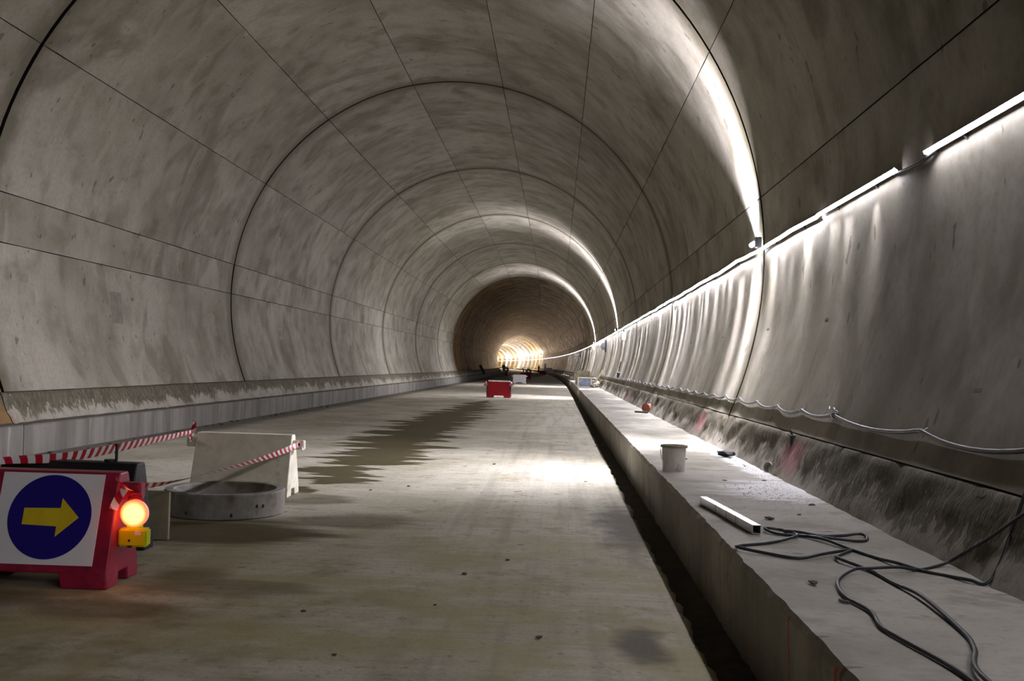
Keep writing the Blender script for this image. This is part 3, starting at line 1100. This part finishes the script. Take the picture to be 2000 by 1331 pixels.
barrier((0.43, 175.0, 0), 0.0, 'redfar', 'far small red road barrier near the right walkway')
barrier(T(4.68, 200.0, 0.485), heading(200), 'grey_pl', 'far pale grey road barrier standing on the right walkway', lugs=False)

# pin standing on the black barrier
o = thing('marker_pin', (-0.58, 7.95, 0.72), 'thin black pin sticking up from the black barrier', 'pin')
obj('shaft', tube([(0, 0, 0.0), (0.0, 0, 0.14)], 0.012, 8), 'black', o)
obj('pin_head', tube([(0, 0, 0.13), (0, 0, 0.15)], 0.017, 8), 'black', o)

# ------------------------------------------------------------------ warning lamp
wl = thing('warning_lamp', (0.055, 6.86, 0.265), 'glowing orange warning lamp on a yellow battery box hung at the barrier end', 'lamp', None, math.radians(3))
bm = bbox(-0.098, 0.098, -0.05, 0.05, 0, 0.125, 0.012, 2)
bx = tag(obj('battery_box', bm, 'yellow_box', wl), 'yellow plastic battery box')
obj('button', tube([(-0.018, -0.045, 0.045), (-0.018, -0.053, 0.045)], 0.008, 10), 'black', bx)
obj('sticker', bbox(0.018, 0.06, -0.0512, -0.049, 0.083, 0.112), 'sticker', bx)
obj('base_notch', bbox(-0.03, 0.0, -0.052, -0.045, -0.004, 0.008), 'black', bx)
bm = lathe([(0.001, -0.012), (0.085, -0.012), (0.096, 0.0), (0.096, 0.028), (0.088, 0.034), (0.001, 0.034)], 40)
bmesh.ops.rotate(bm, verts=bm.verts[:], cent=(0, 0, 0), matrix=Matrix.Rotation(PI / 2, 3, 'X'))
bmesh.ops.translate(bm, verts=bm.verts[:], vec=(0.0, -0.002, 0.228))
ln_ = tag(obj('lens_housing', bm, 'lens', wl, False), 'glowing orange lens body')
bm = lathe([(0.001, -0.02), (0.03, -0.018), (0.058, -0.008), (0.07, 0.004), (0.001, 0.004)], 32)
bmesh.ops.rotate(bm, verts=bm.verts[:], cent=(0, 0, 0), matrix=Matrix.Rotation(-PI / 2, 3, 'X').inverted())
bmesh.ops.translate(bm, verts=bm.verts[:], vec=(0.0, -0.05, 0.226))
tag(obj('bright_lens', bm, 'bulb', ln_, True), 'bright yellow centre of the lens')
obj('neck', bbox(-0.05, 0.05, -0.03, 0.03, 0.118, 0.145, 0.006), 'yellow_box', wl)
light('warning_glow', 'POINT', (0.03, 6.74, 0.49), None, 0.6, (1, 0.12, 0.01), shadow_soft_size=0.08)
bm = tube(catmull([(-0.05, 0.0, 0.31), (-0.03, 0, 0.36), (0.03, 0, 0.36), (0.05, 0, 0.31)], 5), 0.008, 6)
obj('handle', bm, 'red', wl, True)

# ------------------------------------------------------------------ red and white tape
def ribbon(name, pts, width, twist, parent, n=10, period=0.16):
    P = catmull(pts, n)
    acc = 0.0
    rows, uvs = [], []
    for i, p in enumerate(P):
        d = (P[min(i + 1, len(P) - 1)] - P[max(i - 1, 0)]).normalized()
        if i:
            acc += (P[i] - P[i - 1]).length
        side = Vector((0, 0, 1))
        side = (side - d * side.dot(d)).normalized()
        oth = d.cross(side)
        a = twist(i / (len(P) - 1))
        u = side * math.cos(a) + oth * math.sin(a)
        w = width if not callable(width) else width(i / (len(P) - 1))
        rows.append([p - u * w / 2, p + oth * 0.004 * math.cos(a), p + u * w / 2])
        uvs.append([(acc / period, 0), (acc / period, 0.5), (acc / period, 1)])
    o = grid_mesh(name, rows, 'tape', uvs, True, parent)
    return o


t1 = thing('barrier_tape', (0, 0, 0), 'red and white tape stretched from the picture edge to the cream barrier left corner', 'tape')
ribbon('tape_band', [(-1.275, 6.92, 0.67), (-1.27, 7.02, 0.745), (-1.2, 7.4, 0.765), (-1.05, 8.1, 0.735), (-1.1, 9.3, 0.725), (-1.18, 10.5, 0.72), (-1.26, 11.5, 0.715)], lambda t: 0.04 + 0.075 * math.exp(-((t - 0.62) / 0.25) ** 2), lambda t: 0.9 * math.sin(t * 2.4) - 0.3, t1, period=0.155)
ribbon('loose_end', [(-1.262, 11.5, 0.70), (-1.245, 11.48, 0.77), (-1.235, 11.47, 0.84), (-1.25, 11.47, 0.86)], lambda t: 0.05 * (1 - t) + 0.02, lambda t: 0.4 + 2.0 * t, t1, 6, 0.15)
ribbon('knot_tail', [(-1.25, 11.49, 0.71), (-1.27, 11.46, 0.66), (-1.265, 11.45, 0.60)], 0.04, lambda t: 1.2 * t, t1, 6, 0.12)
t2 = thing('barrier_tape', (0, 0, 0), 'red and white tape running from the arrow barrier end to the cream barrier right lug', 'tape')
ribbon('tape_band', [(0.0, 6.93, 0.66), (-0.02, 7.6, 0.612), (-0.04, 8.6, 0.58), (-0.02, 9.8, 0.57), (0.0, 10.8, 0.585), (0.0, 11.55, 0.615)], lambda t: 0.06, lambda t: 0.5 + 2.4 * t, t2, period=0.155)
ribbon('tape_wrap', [(-0.06, 6.79, 0.74), (-0.02, 6.78, 0.70), (0.02, 6.82, 0.655), (0.0, 6.93, 0.65)], 0.06, lambda t: 0.6 + 1.5 * t, t2, 8, 0.12)
ribbon('hanging_end', [(-0.01, 6.82, 0.66), (-0.035, 6.77, 0.60), (-0.05, 6.74, 0.53)], 0.055, lambda t: 1.2 - 0.5 * t, t2, 8, 0.12)
ribbon('knot_tail', [(-0.02, 11.5, 0.62), (0.03, 11.46, 0.60), (0.06, 11.45, 0.55)], lambda t: 0.06, lambda t: 0.5 + t, t2, 6, 0.12)
for sx, lab in ((-1, 'bunched red and white tape at the left lug of the lone red barrier'), (1, 'bunched red and white tape at the right lug of the lone red barrier')):
    o = thing('barrier_tape', (0.17 + sx * 0.62, 48.5, 0.66), lab, 'tape', 'tape bunches on the lone red barrier')
    for q in range(3):
        a = q * 2.1
        ribbon('tape_loop', [(0, -0.06, 0.06), (0.08 * math.cos(a), -0.09, 0.04 + 0.06 * math.sin(a)), (0.1 * math.cos(a + 1), -0.08, -0.07), (-0.02, -0.06, -0.1)], 0.09, lambda t: 0.3 + t, o, 4, 0.15)

# ------------------------------------------------------------------ concrete ring, board
bm = lathe([(0.60, 0.012), (0.60, 0.235), (0.59, 0.25), (0.515, 0.25), (0.505, 0.235), (0.505, 0.0), (0.585, 0.0)], 72)
o = thing('manhole_ring', (-0.42, 10.2, 0), 'low round grey concrete manhole ring lying before the cream barrier', 'concrete ring')
obj('ring_wall', bm, 'ring', o, False)
for a in (-1.15, -0.72, -0.6, -1.9):
    bm = bmesh.new()
    bmesh.ops.create_icosphere(bm, subdivisions=1, radius=0.016)
    bmesh.ops.scale(bm, verts=bm.verts[:], vec=(1, 1, 1.4))
    bmesh.ops.translate(bm, verts=bm.verts[:], vec=(0.598 * math.cos(a), 0.598 * math.sin(a), 0.09 + 0.04 * math.sin(a * 7)))
    obj('lifting_hole', bm, 'slot', o)
bm = bbox(-0.11, 0.11, -0.02, 0.02, 0, 0.42, 0.004)
o = obj('board_offcut', bm, 'board')
o.location = (-0.47, 8.55, 0)
tag(o, 'pale board offcut standing on the floor just behind the orange lamp', 'board')

# ------------------------------------------------------------------ things on the walkway
bm = lathe([(0.12, 0.0), (0.132, 0.262), (0.142, 0.264), (0.142, 0.285), (0.13, 0.285), (0.125, 0.25), (0.115, 0.012), (0.001, 0.012), (0.001, 0.0)], 32)
bk = thing('bucket', (4.275, 11.12, 0.482), 'dirty white plastic bucket standing near the walkway edge', 'bucket')
obj('pail', bm, 'bucket', bk)
obj('rim', lathe([(0.141, 0.262), (0.148, 0.262), (0.148, 0.287), (0.127, 0.287), (0.127, 0.28), (0.141, 0.28)], 32), 'rim', bk)
pts = [(-0.146, 0, 0.24), (-0.15, -0.05, 0.19), (-0.14, -0.09, 0.14), (-0.12, -0.1, 0.12)]
obj('handle', tube(catmull(pts, 5), 0.004, 6), 'steel', bk, True)

# square steel tube
bm = bmesh.new()
A, B = Vector((4.215, 8.46, 0.485)), Vector((4.365, 6.98, 0.485))
d = (B - A).normalized()
s = Vector((d.y, -d.x, 0))
up = Vector((0, 0, 1))
h = 0.03


def sq(p, k):
    return [bm.verts.new(p + s * (sx * k) + up * (h + sz * k)) for sx, sz in ((-1, -1), (1, -1), (1, 1), (-1, 1))]


o0, o1 = sq(A, h), sq(B, h)
i0, i1 = sq(A, h - 0.004), sq(B, h - 0.004)
for q in range(4):
    r = (q + 1) % 4
    bm.faces.new((o0[q], o1[q], o1[r], o0[r]))
    bm.faces.new((i0[q], i0[r], i1[r], i1[q]))
    bm.faces.new((o0[q], o0[r], i0[r], i0[q]))
    bm.faces.new((o1[q], i1[q], i1[r], o1[r]))
bmesh.ops.recalc_face_normals(bm, faces=bm.faces[:])
tb = tag(obj('steel_tube', bm, 'steel'), 'bright hollow square steel tube lying on the walkway', 'tube')
for tt in (0.35, 0.55, 0.72):
    p = A.lerp(B, tt)
    bm2 = bmesh.new()
    ring_ = []
    for e in (-0.006, 0.006):
        c = p + d * e
        ring_.append([bm2.verts.new(c + s * (sx * (h + 0.0012)) + up * (h + sz * (h + 0.0012))) for sx, sz in ((-1, -1), (1, -1), (1, 1), (-1, 1))])
    for q in range(4):
        bm2.faces.new((ring_[0][q], ring_[1][q], ring_[1][(q + 1) % 4], ring_[0][(q + 1) % 4]))
    bmesh.ops.recalc_face_normals(bm2, faces=bm2.faces[:])
    obj('dark_band', bm2, 'stone', tb)

# loose black cable on the walkway
CZ = 0.493


def cpts(l):
    return [(x, y, CZ + (0.012 if i % 3 == 1 else 0)) for i, (x, y) in enumerate(l)]


path = [(4.56, 3.2), (4.559, 3.804), (4.70, 4.2), (4.762, 4.479), (4.811, 5.106), (4.79, 5.45), (4.766, 5.777), (4.672, 6.05), (4.70, 6.2), (4.852, 6.44), (4.62, 6.2), (4.439, 6.087),
        (4.28, 6.2), (4.128, 6.305), (4.16, 6.45), (4.40, 6.62), (4.60, 6.83), (4.62, 7.05), (4.56, 7.17), (4.45, 7.13), (4.50, 6.98), (4.66, 6.92), (4.80, 6.8), (5.02, 6.79), (5.10, 6.93),
        (5.08, 7.02), (4.95, 7.0), (4.79, 6.95), (4.66, 7.0), (4.58, 7.1), (4.66, 6.95), (4.76, 6.74), (4.85, 6.47), (4.93, 6.2), (4.985, 5.98), (5.08, 5.82), (5.169, 5.714), (5.23, 5.56)]
P1 = cpts(path) + [(5.29, 5.50, 0.50), (5.36, 5.52, 0.58), (5.44, 5.54, 0.78), (5.5, 5.5, 1.02)]
o = obj('power_cable', tube(catmull(P1, 7), 0.0105, 8), 'cable', None, True)
tag(o, 'black cable lying in tangled loops on the walkway, one end climbing the wall', 'cable')
P2 = [(4.47, 3.1, CZ), (4.509, 3.797, CZ), (4.44, 4.308, CZ), (4.42, 4.51, CZ), (4.462, 4.791, CZ), (4.43, 5.095, CZ), (4.498, 5.462, CZ), (4.65, 5.70, CZ + 0.018), (4.76, 5.75, CZ + 0.02), (4.93, 5.8, CZ + 0.022), (5.06, 5.86, CZ),
      (5.2, 5.97, 0.495), (5.30, 6.02, 0.52), (5.36, 5.92, 0.60), (5.41, 5.72, 0.72), (5.46, 5.42, 0.9), (5.51, 5.0, 1.1)]
o = obj('power_cable', tube(catmull(P2, 8), 0.0095, 8), 'cable', None, True)
tag(o, 'thinner black cable curving across the walkway front and up the footing', 'cable')


# pipe stubs in the footing
def stub(loc, r, ln, mat, label, dirv):
    o = thing('pipe_stub', loc, label, 'pipe')
    bm = bmesh.new()
    dv = Vector(dirv).normalized()
    lathe([(r, -ln), (r, 0), (r - 0.008, 0), (r - 0.008, -ln)], 24, bm)
    q = Vector((0, 0, 1)).rotation_difference(dv)
    bmesh.ops.rotate(bm, verts=bm.verts[:], cent=(0, 0, 0), matrix=q.to_matrix())
    obj('pipe_wall', bm, mat, o, False)
    bm = bmesh.new()
    bmesh.ops.create_circle(bm, cap_ends=True, radius=r - 0.006, segments=24)
    bmesh.ops.rotate(bm, verts=bm.verts[:], cent=(0, 0, 0), matrix=q.to_matrix())
    bmesh.ops.translate(bm, verts=bm.verts[:], vec=-dv * min(0.07, ln * 0.6))
    obj('plug', bm, mat, o)
    return o


stub((5.33, 11.25, 0.545), 0.062, 0.18, 'pipe_grey', 'grey pipe stub poking from the footing foot near the pink mark', (-0.75, -0.62, 0.1))
stub((5.25, 25.7, 0.60), 0.115, 0.3, 'pipe_red', 'rusty orange pipe stub poking from the footing beyond the bucket', (-0.55, -0.8, 0.05))
o = obj('rebar_stub', tube([(4.98, 25.55, 0.50), (5.25, 25.2, 0.51)], 0.03, 8), 'stone')
tag(o, 'short dark bar lying below the orange pipe stub', 'bar')
o = thing('anchor_bolt', (5.51, 10.8, 0.94), 'black bolt plate sticking from the footing joint on the right wall', 'bolt')
obj('plate', bbox(-0.05, 0.03, -0.03, 0.03, -0.10, 0.0, 0.004), 'black', o)
obj('bolt', tube([(-0.02, 0.01, 0.0), (-0.045, 0.015, 0.05)], 0.012, 8), 'black', o)
o = thing('junction_plug', (5.66, 43.4, 1.33), 'black plug hanging on the right wall above the hanging cable', 'plug')
obj('plug_body', bbox(-0.1, 0.04, -0.09, 0.09, -0.2, 0.1, 0.03), 'black', o)
obj('lead', tube([(-0.03, 0, 0.08), (0.0, 0.01, 0.3), (0.06, 0.02, 0.55)], 0.025, 6), 'black', o)

# boxes on the right wall under the strip
o = thing('junction_box', T(5.93, 45.0, 3.12), 'small grey junction box on the right wall just under the light strip', 'box')
obj('box_body', bbox(-0.12, 0.08, -0.16, 0.16, -0.27, 0.1, 0.015), 'grey_pl', o)
obj('cover', bbox(-0.14, -0.12, -0.13, 0.13, -0.24, 0.07, 0.006), 'grey_pl', o)
obj('cable_gland', tube([(-0.03, 0, 0.09), (-0.02, 0, 0.22)], 0.03, 8), 'black', o)
o = thing('wall_reel', T(5.86, 62, 2.92), 'dark round cable reel on a bracket under the light strip', 'reel')
bm = lathe([(0.05, -0.1), (0.24, -0.1), (0.24, -0.07), (0.12, -0.07), (0.12, 0.07), (0.24, 0.07), (0.24, 0.1), (0.05, 0.1)], 20)
bmesh.ops.rotate(bm, verts=bm.verts[:], cent=(0, 0, 0), matrix=Matrix.Rotation(PI / 2, 3, 'X'))
obj('drum', bm, 'housing', o)
obj('bracket', bbox(0.02, 0.12, -0.12, 0.12, -0.35, 0.42, 0.01), 'black', o)
o = thing('junction_box', T(5.93, 112, 3.0), 'tiny white box on the dark stretch of right wall', 'box')
obj('box_body', bbox(-0.15, 0.06, -0.2, 0.2, -0.3, 0.15, 0.02), 'white_pl', o)
obj('cable_gland', tube([(-0.03, 0, 0.1), (-0.02, 0, 0.4)], 0.04, 8), 'black', o)

# stacked things on the walkway by the wall
o = thing('shutter_box', (4.64, 63.5, 0.485), 'upright olive timber shutter box on the walkway', 'box')
obj('front_board', bbox(-0.42, 0.42, -0.2, -0.16, 0, 0.88, 0.005), 'board', o)
obj('side_board', bbox(-0.50, -0.42, -0.2, 0.5, 0, 0.80, 0.005), 'board', o)
obj('side_board', bbox(0.38, 0.42, -0.16, 0.5, 0, 0.86, 0.005), 'board', o)
obj('back_board', bbox(-0.42, 0.38, 0.46, 0.5, 0, 0.86, 0.005), 'board', o)
o = thing('frame_stand', (4.53, 56.0, 0.485), 'low cream frame stand with blue stained sheet before the shutter box', 'stand')
obj('top_rail', bbox(-0.40, 0.40, -0.05, 0.02, 0.49, 0.55, 0.006), 'cream', o)
for sx in (-1, 1):
    obj('post', bbox(sx * 0.36 - 0.03, sx * 0.36 + 0.03, -0.05, 0.02, 0, 0.49, 0.005), 'cream', o)
    obj('back_post', bbox(sx * 0.36 - 0.03, sx * 0.36 + 0.03, 0.5, 0.56, 0, 0.52, 0.005), 'wood', o)
    obj('side_rail', bbox(sx * 0.36 - 0.025, sx * 0.36 + 0.025, 0.02, 0.5, 0.46, 0.52), 'wood', o)
obj('sheet', bbox(-0.32, 0.32, -0.02, 0.0, 0.04, 0.46), 'blue_panel', o)


def chunk_mesh(seed, r):
    bm = bmesh.new()
    bmesh.ops.create_icosphere(bm, subdivisions=2, radius=r)
    for v in bm.verts:
        n = mnoise.noise(Vector(v.co) / r * 1.3 + Vector((seed * 3.1, seed, 0)))
        v.co *= 1 + 0.5 * n
        v.co.z *= 0.75
    zmin = min(v.co.z for v in bm.verts)
    bmesh.ops.translate(bm, verts=bm.verts[:], vec=(0, 0, -zmin))
    me = bpy.data.meshes.new('concrete_chunk')
    bm.to_mesh(me)
    bm.free()
    me.materials.append(M['chunk'])
    return me


cm = [chunk_mesh(i, 0.15) for i in range(4)]
for i, (x, y, z, s_) in enumerate(((4.98, 55.6, 0.47, 1.0), (5.12, 55.9, 0.47, 1.1), (5.02, 56.6, 0.62, 1.2), (5.2, 56.8, 0.55, 1.3), (4.95, 57.3, 0.47, 1.3), (5.18, 57.6, 0.78, 1.0), (5.05, 57.0, 0.83, 0.9), (5.22, 55.4, 0.5, 0.8))):
    o = bpy.data.objects.new('concrete_chunk', cm[i % 4])
    link(o)
    o.location = (x, y, z)
    o.scale = (s_, s_, s_)
    o.rotation_euler = (0, 0, i * 1.3)
    tag(o, 'broken concrete chunk in the rubble heap beside the blue sheet stand', 'rubble', 'rubble heap on the walkway')
o = obj('plank', bbox(-0.05, 0.05, -0.025, 0.025, 0, 1.05, 0.004), 'wood')
o.location = (4.98, 56.4, 0.55)
o.rotation_euler = (0, math.radians(32), 0)
tag(o, 'timber plank leaning over the rubble heap against the right wall', 'plank')
o = obj('plank', bbox(-0.14, 0.14, -0.03, 0.03, 0, 1.15, 0.006), 'black')
o.location = T(-4.75, 113, 0.48)
o.rotation_euler = (0, math.radians(-28), 0)
tag(o, 'dark board leaning over the left kerb far down the tunnel', 'board')

# low rail along the walkway further on
rail = thing('guard_rail', T(4.6, 130, 0.48), 'low dark guard rail on the far walkway along the right wall', 'rail', None, heading(130))
for q in range(6):
    yy = -45 + q * 18
    loc = Vector(T(4.6, 130 + yy, 0.48)) - Vector(T(4.6, 130, 0.48))
    loc.rotate(Matrix.Rotation(-heading(130), 3, 'Z'))
    obj('post', bbox(loc.x - 0.05, loc.x + 0.05, loc.y - 0.05, loc.y + 0.05, 0, 0.55), 'wood', rail)
for zz in (0.3, 0.55):
    pts = []
    for q in range(16):
        loc = Vector(T(4.6, 85 + q * 6, 0.48 + zz)) - Vector(T(4.6, 130, 0.48))
        loc.rotate(Matrix.Rotation(-heading(130), 3, 'Z'))
        pts.append(loc)
    obj('rail_bar', tube(pts, 0.05, 6), 'wood' if zz > 0.5 else 'board', rail)

# ------------------------------------------------------------------ far clutter on the road
def plank_pile(loc, rz, n, label, ln=2.6):
    for i in range(n):
        o = obj('timber_beam', bbox(-ln / 2, ln / 2, -0.09, 0.09, 0, 0.16, 0.006), 'wood')
        o.location = (loc[0] + 0.1 * math.sin(i * 2.1), loc[1] + 0.32 * (i % 2), 0.0 + 0.165 * (i // 2) + 0.001)
        o.rotation_euler = (0, 0, rz)
        tag(o, label, 'beam', label)


plank_pile((-0.95, 150, 0), 0.1, 6, 'timber beam in the far pile behind the white barrier')
plank_pile((-0.45, 162, 0), -0.05, 2, 'pale timber beam lying across the far lane', 2.4)
o = thing('timber_prop', (-1.35, 128, 0), 'pale timber prop slanting above the white barrier', 'prop')
obj('shaft', tube([(0.35, 0, 0), (-0.1, 0.1, 1.25)], 0.06, 8), 'wood', o)
obj('foot_plate', bbox(0.25, 0.45, -0.1, 0.1, 0, 0.03), 'wood', o)


def drum(loc, rz, r, mat, label):
    o = thing('cable_drum', loc, label, 'cable drum', 'far cable drums', rz)
    for sy in (-1, 1):
        bm = lathe([(r * 0.25, -0.03), (r, -0.03), (r, 0.03), (r * 0.25, 0.03)], 24)
        bmesh.ops.rotate(bm, verts=bm.verts[:], cent=(0, 0, 0), matrix=Matrix.Rotation(PI / 2, 3, 'X'))
        bmesh.ops.translate(bm, verts=bm.verts[:], vec=(0, sy * 0.3, r))
        obj('flange', bm, mat, o)
    bm = lathe([(r * 0.25, -0.28), (r * 0.6, -0.28), (r * 0.6, 0.28), (r * 0.25, 0.28)], 20)
    bmesh.ops.rotate(bm, verts=bm.verts[:], cent=(0, 0, 0), matrix=Matrix.Rotation(PI / 2, 3, 'X'))
    bmesh.ops.translate(bm, verts=bm.verts[:], vec=(0, 0, r))
    obj('core', bm, 'black', o)


drum((-2.2, 182, 0), 0.15, 0.52, 'white_pl', 'white cable drum standing beyond the dark red barrier')
drum((-7.5, 205, 0), 0.1, 0.6, 'cream', 'pale cable drum near the far left wall bend')

o = thing('traffic_cone', (-4.6, 150, 0), 'dark traffic cone on the far road left of the pile', 'cone')
obj('base_plate', bbox(-0.22, 0.22, -0.22, 0.22, 0, 0.04, 0.01), 'black_pl', o)
obj('cone_body', lathe([(0.001, 0.04), (0.2, 0.04), (0.035, 0.78), (0.001, 0.78)], 20), 'red', o)


# ------------------------------------------------------------------ workers
def worker(loc, rz, label, top, arm_up=False):
    root = thing('person', loc, label, 'person', None, rz)
    J = {'pel': (0, 0, 0.95), 'spine': (0, 0, 1.18), 'chest': (0, 0, 1.38), 'neck': (0, 0, 1.50), 'head': (0, -0.02, 1.60), 'crown': (0, -0.01, 1.70)}
    R = {'pel': 0.15, 'spine': 0.14, 'chest': 0.16, 'neck': 0.065, 'head': 0.10, 'crown': 0.085}
    E_ = [('pel', 'spine'), ('spine', 'chest'), ('chest', 'neck'), ('neck', 'head'), ('head', 'crown')]
    for sx, n in ((-1, 'l'), (1, 'r')):
        J.update({'hip' + n: (sx * 0.1, 0, 0.88), 'knee' + n: (sx * 0.12, -0.04 * sx, 0.49), 'ank' + n: (sx * 0.13, 0.05 * sx, 0.08), 'toe' + n: (sx * 0.14, 0.05 * sx - 0.17, 0.04),
                  'sh' + n: (sx * 0.2, 0, 1.42), 'el' + n: (sx * 0.27, -0.02, 1.14), 'wr' + n: (sx * 0.25, -0.14, 0.92), 'ha' + n: (sx * 0.24, -0.2, 0.84)})
        if arm_up and sx > 0:
            J.update({'elr': (0.33, -0.12, 1.28), 'wrr': (0.28, -0.3, 1.42), 'har': (0.26, -0.38, 1.46)})
        R.update({'hip' + n: 0.1, 'knee' + n: 0.07, 'ank' + n: 0.05, 'toe' + n: 0.045, 'sh' + n: 0.075, 'el' + n: 0.055, 'wr' + n: 0.04, 'ha' + n: 0.045})
        E_ += [('pel', 'hip' + n), ('hip' + n, 'knee' + n), ('knee' + n, 'ank' + n), ('ank' + n, 'toe' + n), ('chest', 'sh' + n), ('sh' + n, 'el' + n), ('el' + n, 'wr' + n), ('wr' + n, 'ha' + n)]
    ks = list(J)
    me = bpy.data.meshes.new('body')
    me.from_pydata([J[q] for q in ks], [(ks.index(a), ks.index(b)) for a, b in E_], [])
    o = bpy.data.objects.new('body_tmp', me)
    COL.objects.link(o)
    o.modifiers.new('s', 'SKIN')
    sv = me.skin_vertices[0].data
    for i, q in enumerate(ks):
        sv[i].radius = (R[q], R[q] * (0.75 if q in ('pel', 'spine', 'chest') else 1.0))
    sv[0].use_root = True
    sd = o.modifiers.new('d', 'SUBSURF')
    sd.levels = 1
    dg = bpy.context.evaluated_depsgraph_get()
    out = bpy.data.meshes.new_from_object(o.evaluated_get(dg))
    bpy.data.objects.remove(o)
    out.materials.clear()
    for mm in ('navy', top, 'skin'):
        out.materials.append(M[mm])
    for p in out.polygons:
        c = p.center
        p.material_index = 2 if (c.z > 1.52 or (c.y < -0.17 and c.z > 0.3)) else (1 if c.z > 0.92 else 0)
        p.use_smooth = True
    obj('body', out, None, root)
    bm = bmesh.new()
    bmesh.ops.create_uvsphere(bm, u_segments=16, v_segments=8, radius=0.135)
    bmesh.ops.bisect_plane(bm, geom=bm.verts[:] + bm.edges[:] + bm.faces[:], plane_co=(0, 0, -0.01), plane_no=(0, 0, -1), clear_outer=True)
    bmesh.ops.translate(bm, verts=bm.verts[:], vec=(0, -0.01, 1.655))
    obj('helmet', bm, 'helmet', root, True)
    bm = lathe([(0.11, 1.645), (0.165, 1.64), (0.165, 1.65), (0.11, 1.66)], 16)
    obj('helmet_brim', bm, 'helmet', root)
    if top == 'hivis':
        for zz in (1.08, 1.22):
            obj('reflective_band', lathe([(0.175, zz), (0.18, zz), (0.18, zz + 0.05), (0.175, zz + 0.05)], 16), 'white_pl', root)
    return root


worker((-0.55, 192, 0), 2.6, 'worker in yellow high-visibility jacket standing on the far road', 'hivis', True)
worker(T(4.4, 215, 0.485), 0.5, 'worker in white top on the walkway behind the far pale grey barrier', 'white_pl')
worker((-8.2, 213, 0), 1.2, 'worker in dark clothes near the far left wall', 'navy')
worker((-8.7, 216, 0), -0.8, 'worker in dark jacket farthest to the left on the road', 'navy')

# ------------------------------------------------------------------ small debris
rs = random.Random(5)
sm = []
for i in range(4):
    bm = bmesh.new()
    bmesh.ops.create_icosphere(bm, subdivisions=1, radius=1)
    for v in bm.verts:
        v.co *= 0.7 + 0.6 * rs.random()
        v.co.z *= 0.45
    zmin = min(v.co.z for v in bm.verts)
    bmesh.ops.translate(bm, verts=bm.verts[:], vec=(0, 0, -zmin))
    me = bpy.data.meshes.new('stone')
    bm.to_mesh(me)
    bm.free()
    me.materials.append(M['stone'])
    sm.append(me)


def stone(x, y, z, s_, label, group):
    o = bpy.data.objects.new('stone_chip', sm[rs.randrange(4)])
    link(o)
    o.location = (x, y, z)
    o.scale = (s_ * rs.uniform(0.8, 1.8), s_, s_ * 0.8)
    o.rotation_euler = (0, 0, rs.uniform(0, 6))
    tag(o, label, 'stone', group)


for x, y in ((2.2, 6.6), (3.2, 21.0), (3.8, 20.3), (1.1, 12.8), (0.7, 12.3), (2.6, 8.2), (2.3, 7.6), (1.4, 6.3), (2.9, 5.9), (1.8, 5.4), (3.4, 14.0), (0.2, 21.5), (2.0, 16.0), (-2.5, 25.5), (-2.6, 25.9)):
    stone(x, y, 0.0, rs.uniform(0.012, 0.028), 'small dark stone chip lying loose on the road slab', 'stone chips on the road')
for x, y in ((5.2, 12.9), (5.2, 11.9), (5.22, 12.1), (5.12, 10.4), (5.15, 8.6), (4.6, 12.6), (4.7, 10.3), (4.9, 8.0), (4.5, 13.2), (4.4, 5.0), (4.35, 5.4), (4.6, 7.7)):
    stone(x, y, 0.483, rs.uniform(0.014, 0.03), 'small dark stone chip lying loose on the walkway', 'stone chips on the walkway')
for q in range(26):
    stone(-4.95 + rs.uniform(-0.08, 0.25), rs.uniform(15, 34), 0.0, rs.uniform(0.02, 0.05), 'small dark rubble bit along the foot of the left kerb', 'rubble bits along the left kerb')
o = obj('rag', chunk_mesh(9, 0.1), None)
o.data.materials.clear()
o.data.materials.append(M['black'])
o.location = (5.18, 13.1, 0.483)
o.scale = (1.2, 0.9, 0.6)
tag(o, 'crumpled black rag by the white lime line on the walkway', 'rag')

# lime crumbs along the foot of the right footing
verts, faces = [], []
for q in range(1600):
    if rs.random() < 0.65:
        y = rs.gauss(12.6, 1.7)
        x = 5.26 - abs(rs.gauss(0, 0.08))
    else:
        y = rs.gauss(9.3, 0.5)
        x = 5.22 - abs(rs.gauss(0, 0.25))
    if not (7.5 < y < 17):
        continue
    r = rs.uniform(0.004, 0.014)
    b = len(verts)
    z = 0.482
    for k in range(4):
        a = k * PI / 2 + rs.random()
        verts.append((x + r * math.cos(a), y + r * math.sin(a), z))
    verts.append((x, y, z + r * 0.8))
    faces += [(b, b + 1, b + 4), (b + 1, b + 2, b + 4), (b + 2, b + 3, b + 4), (b + 3, b, b + 4)]
me = bpy.data.meshes.new('lime_crumbs')
me.from_pydata(verts, [], faces)
tag(obj('lime_crumbs', me, 'crumbs'), 'white lime crumbs spilled along the foot of the right footing', 'crumbs', None, 'stuff')
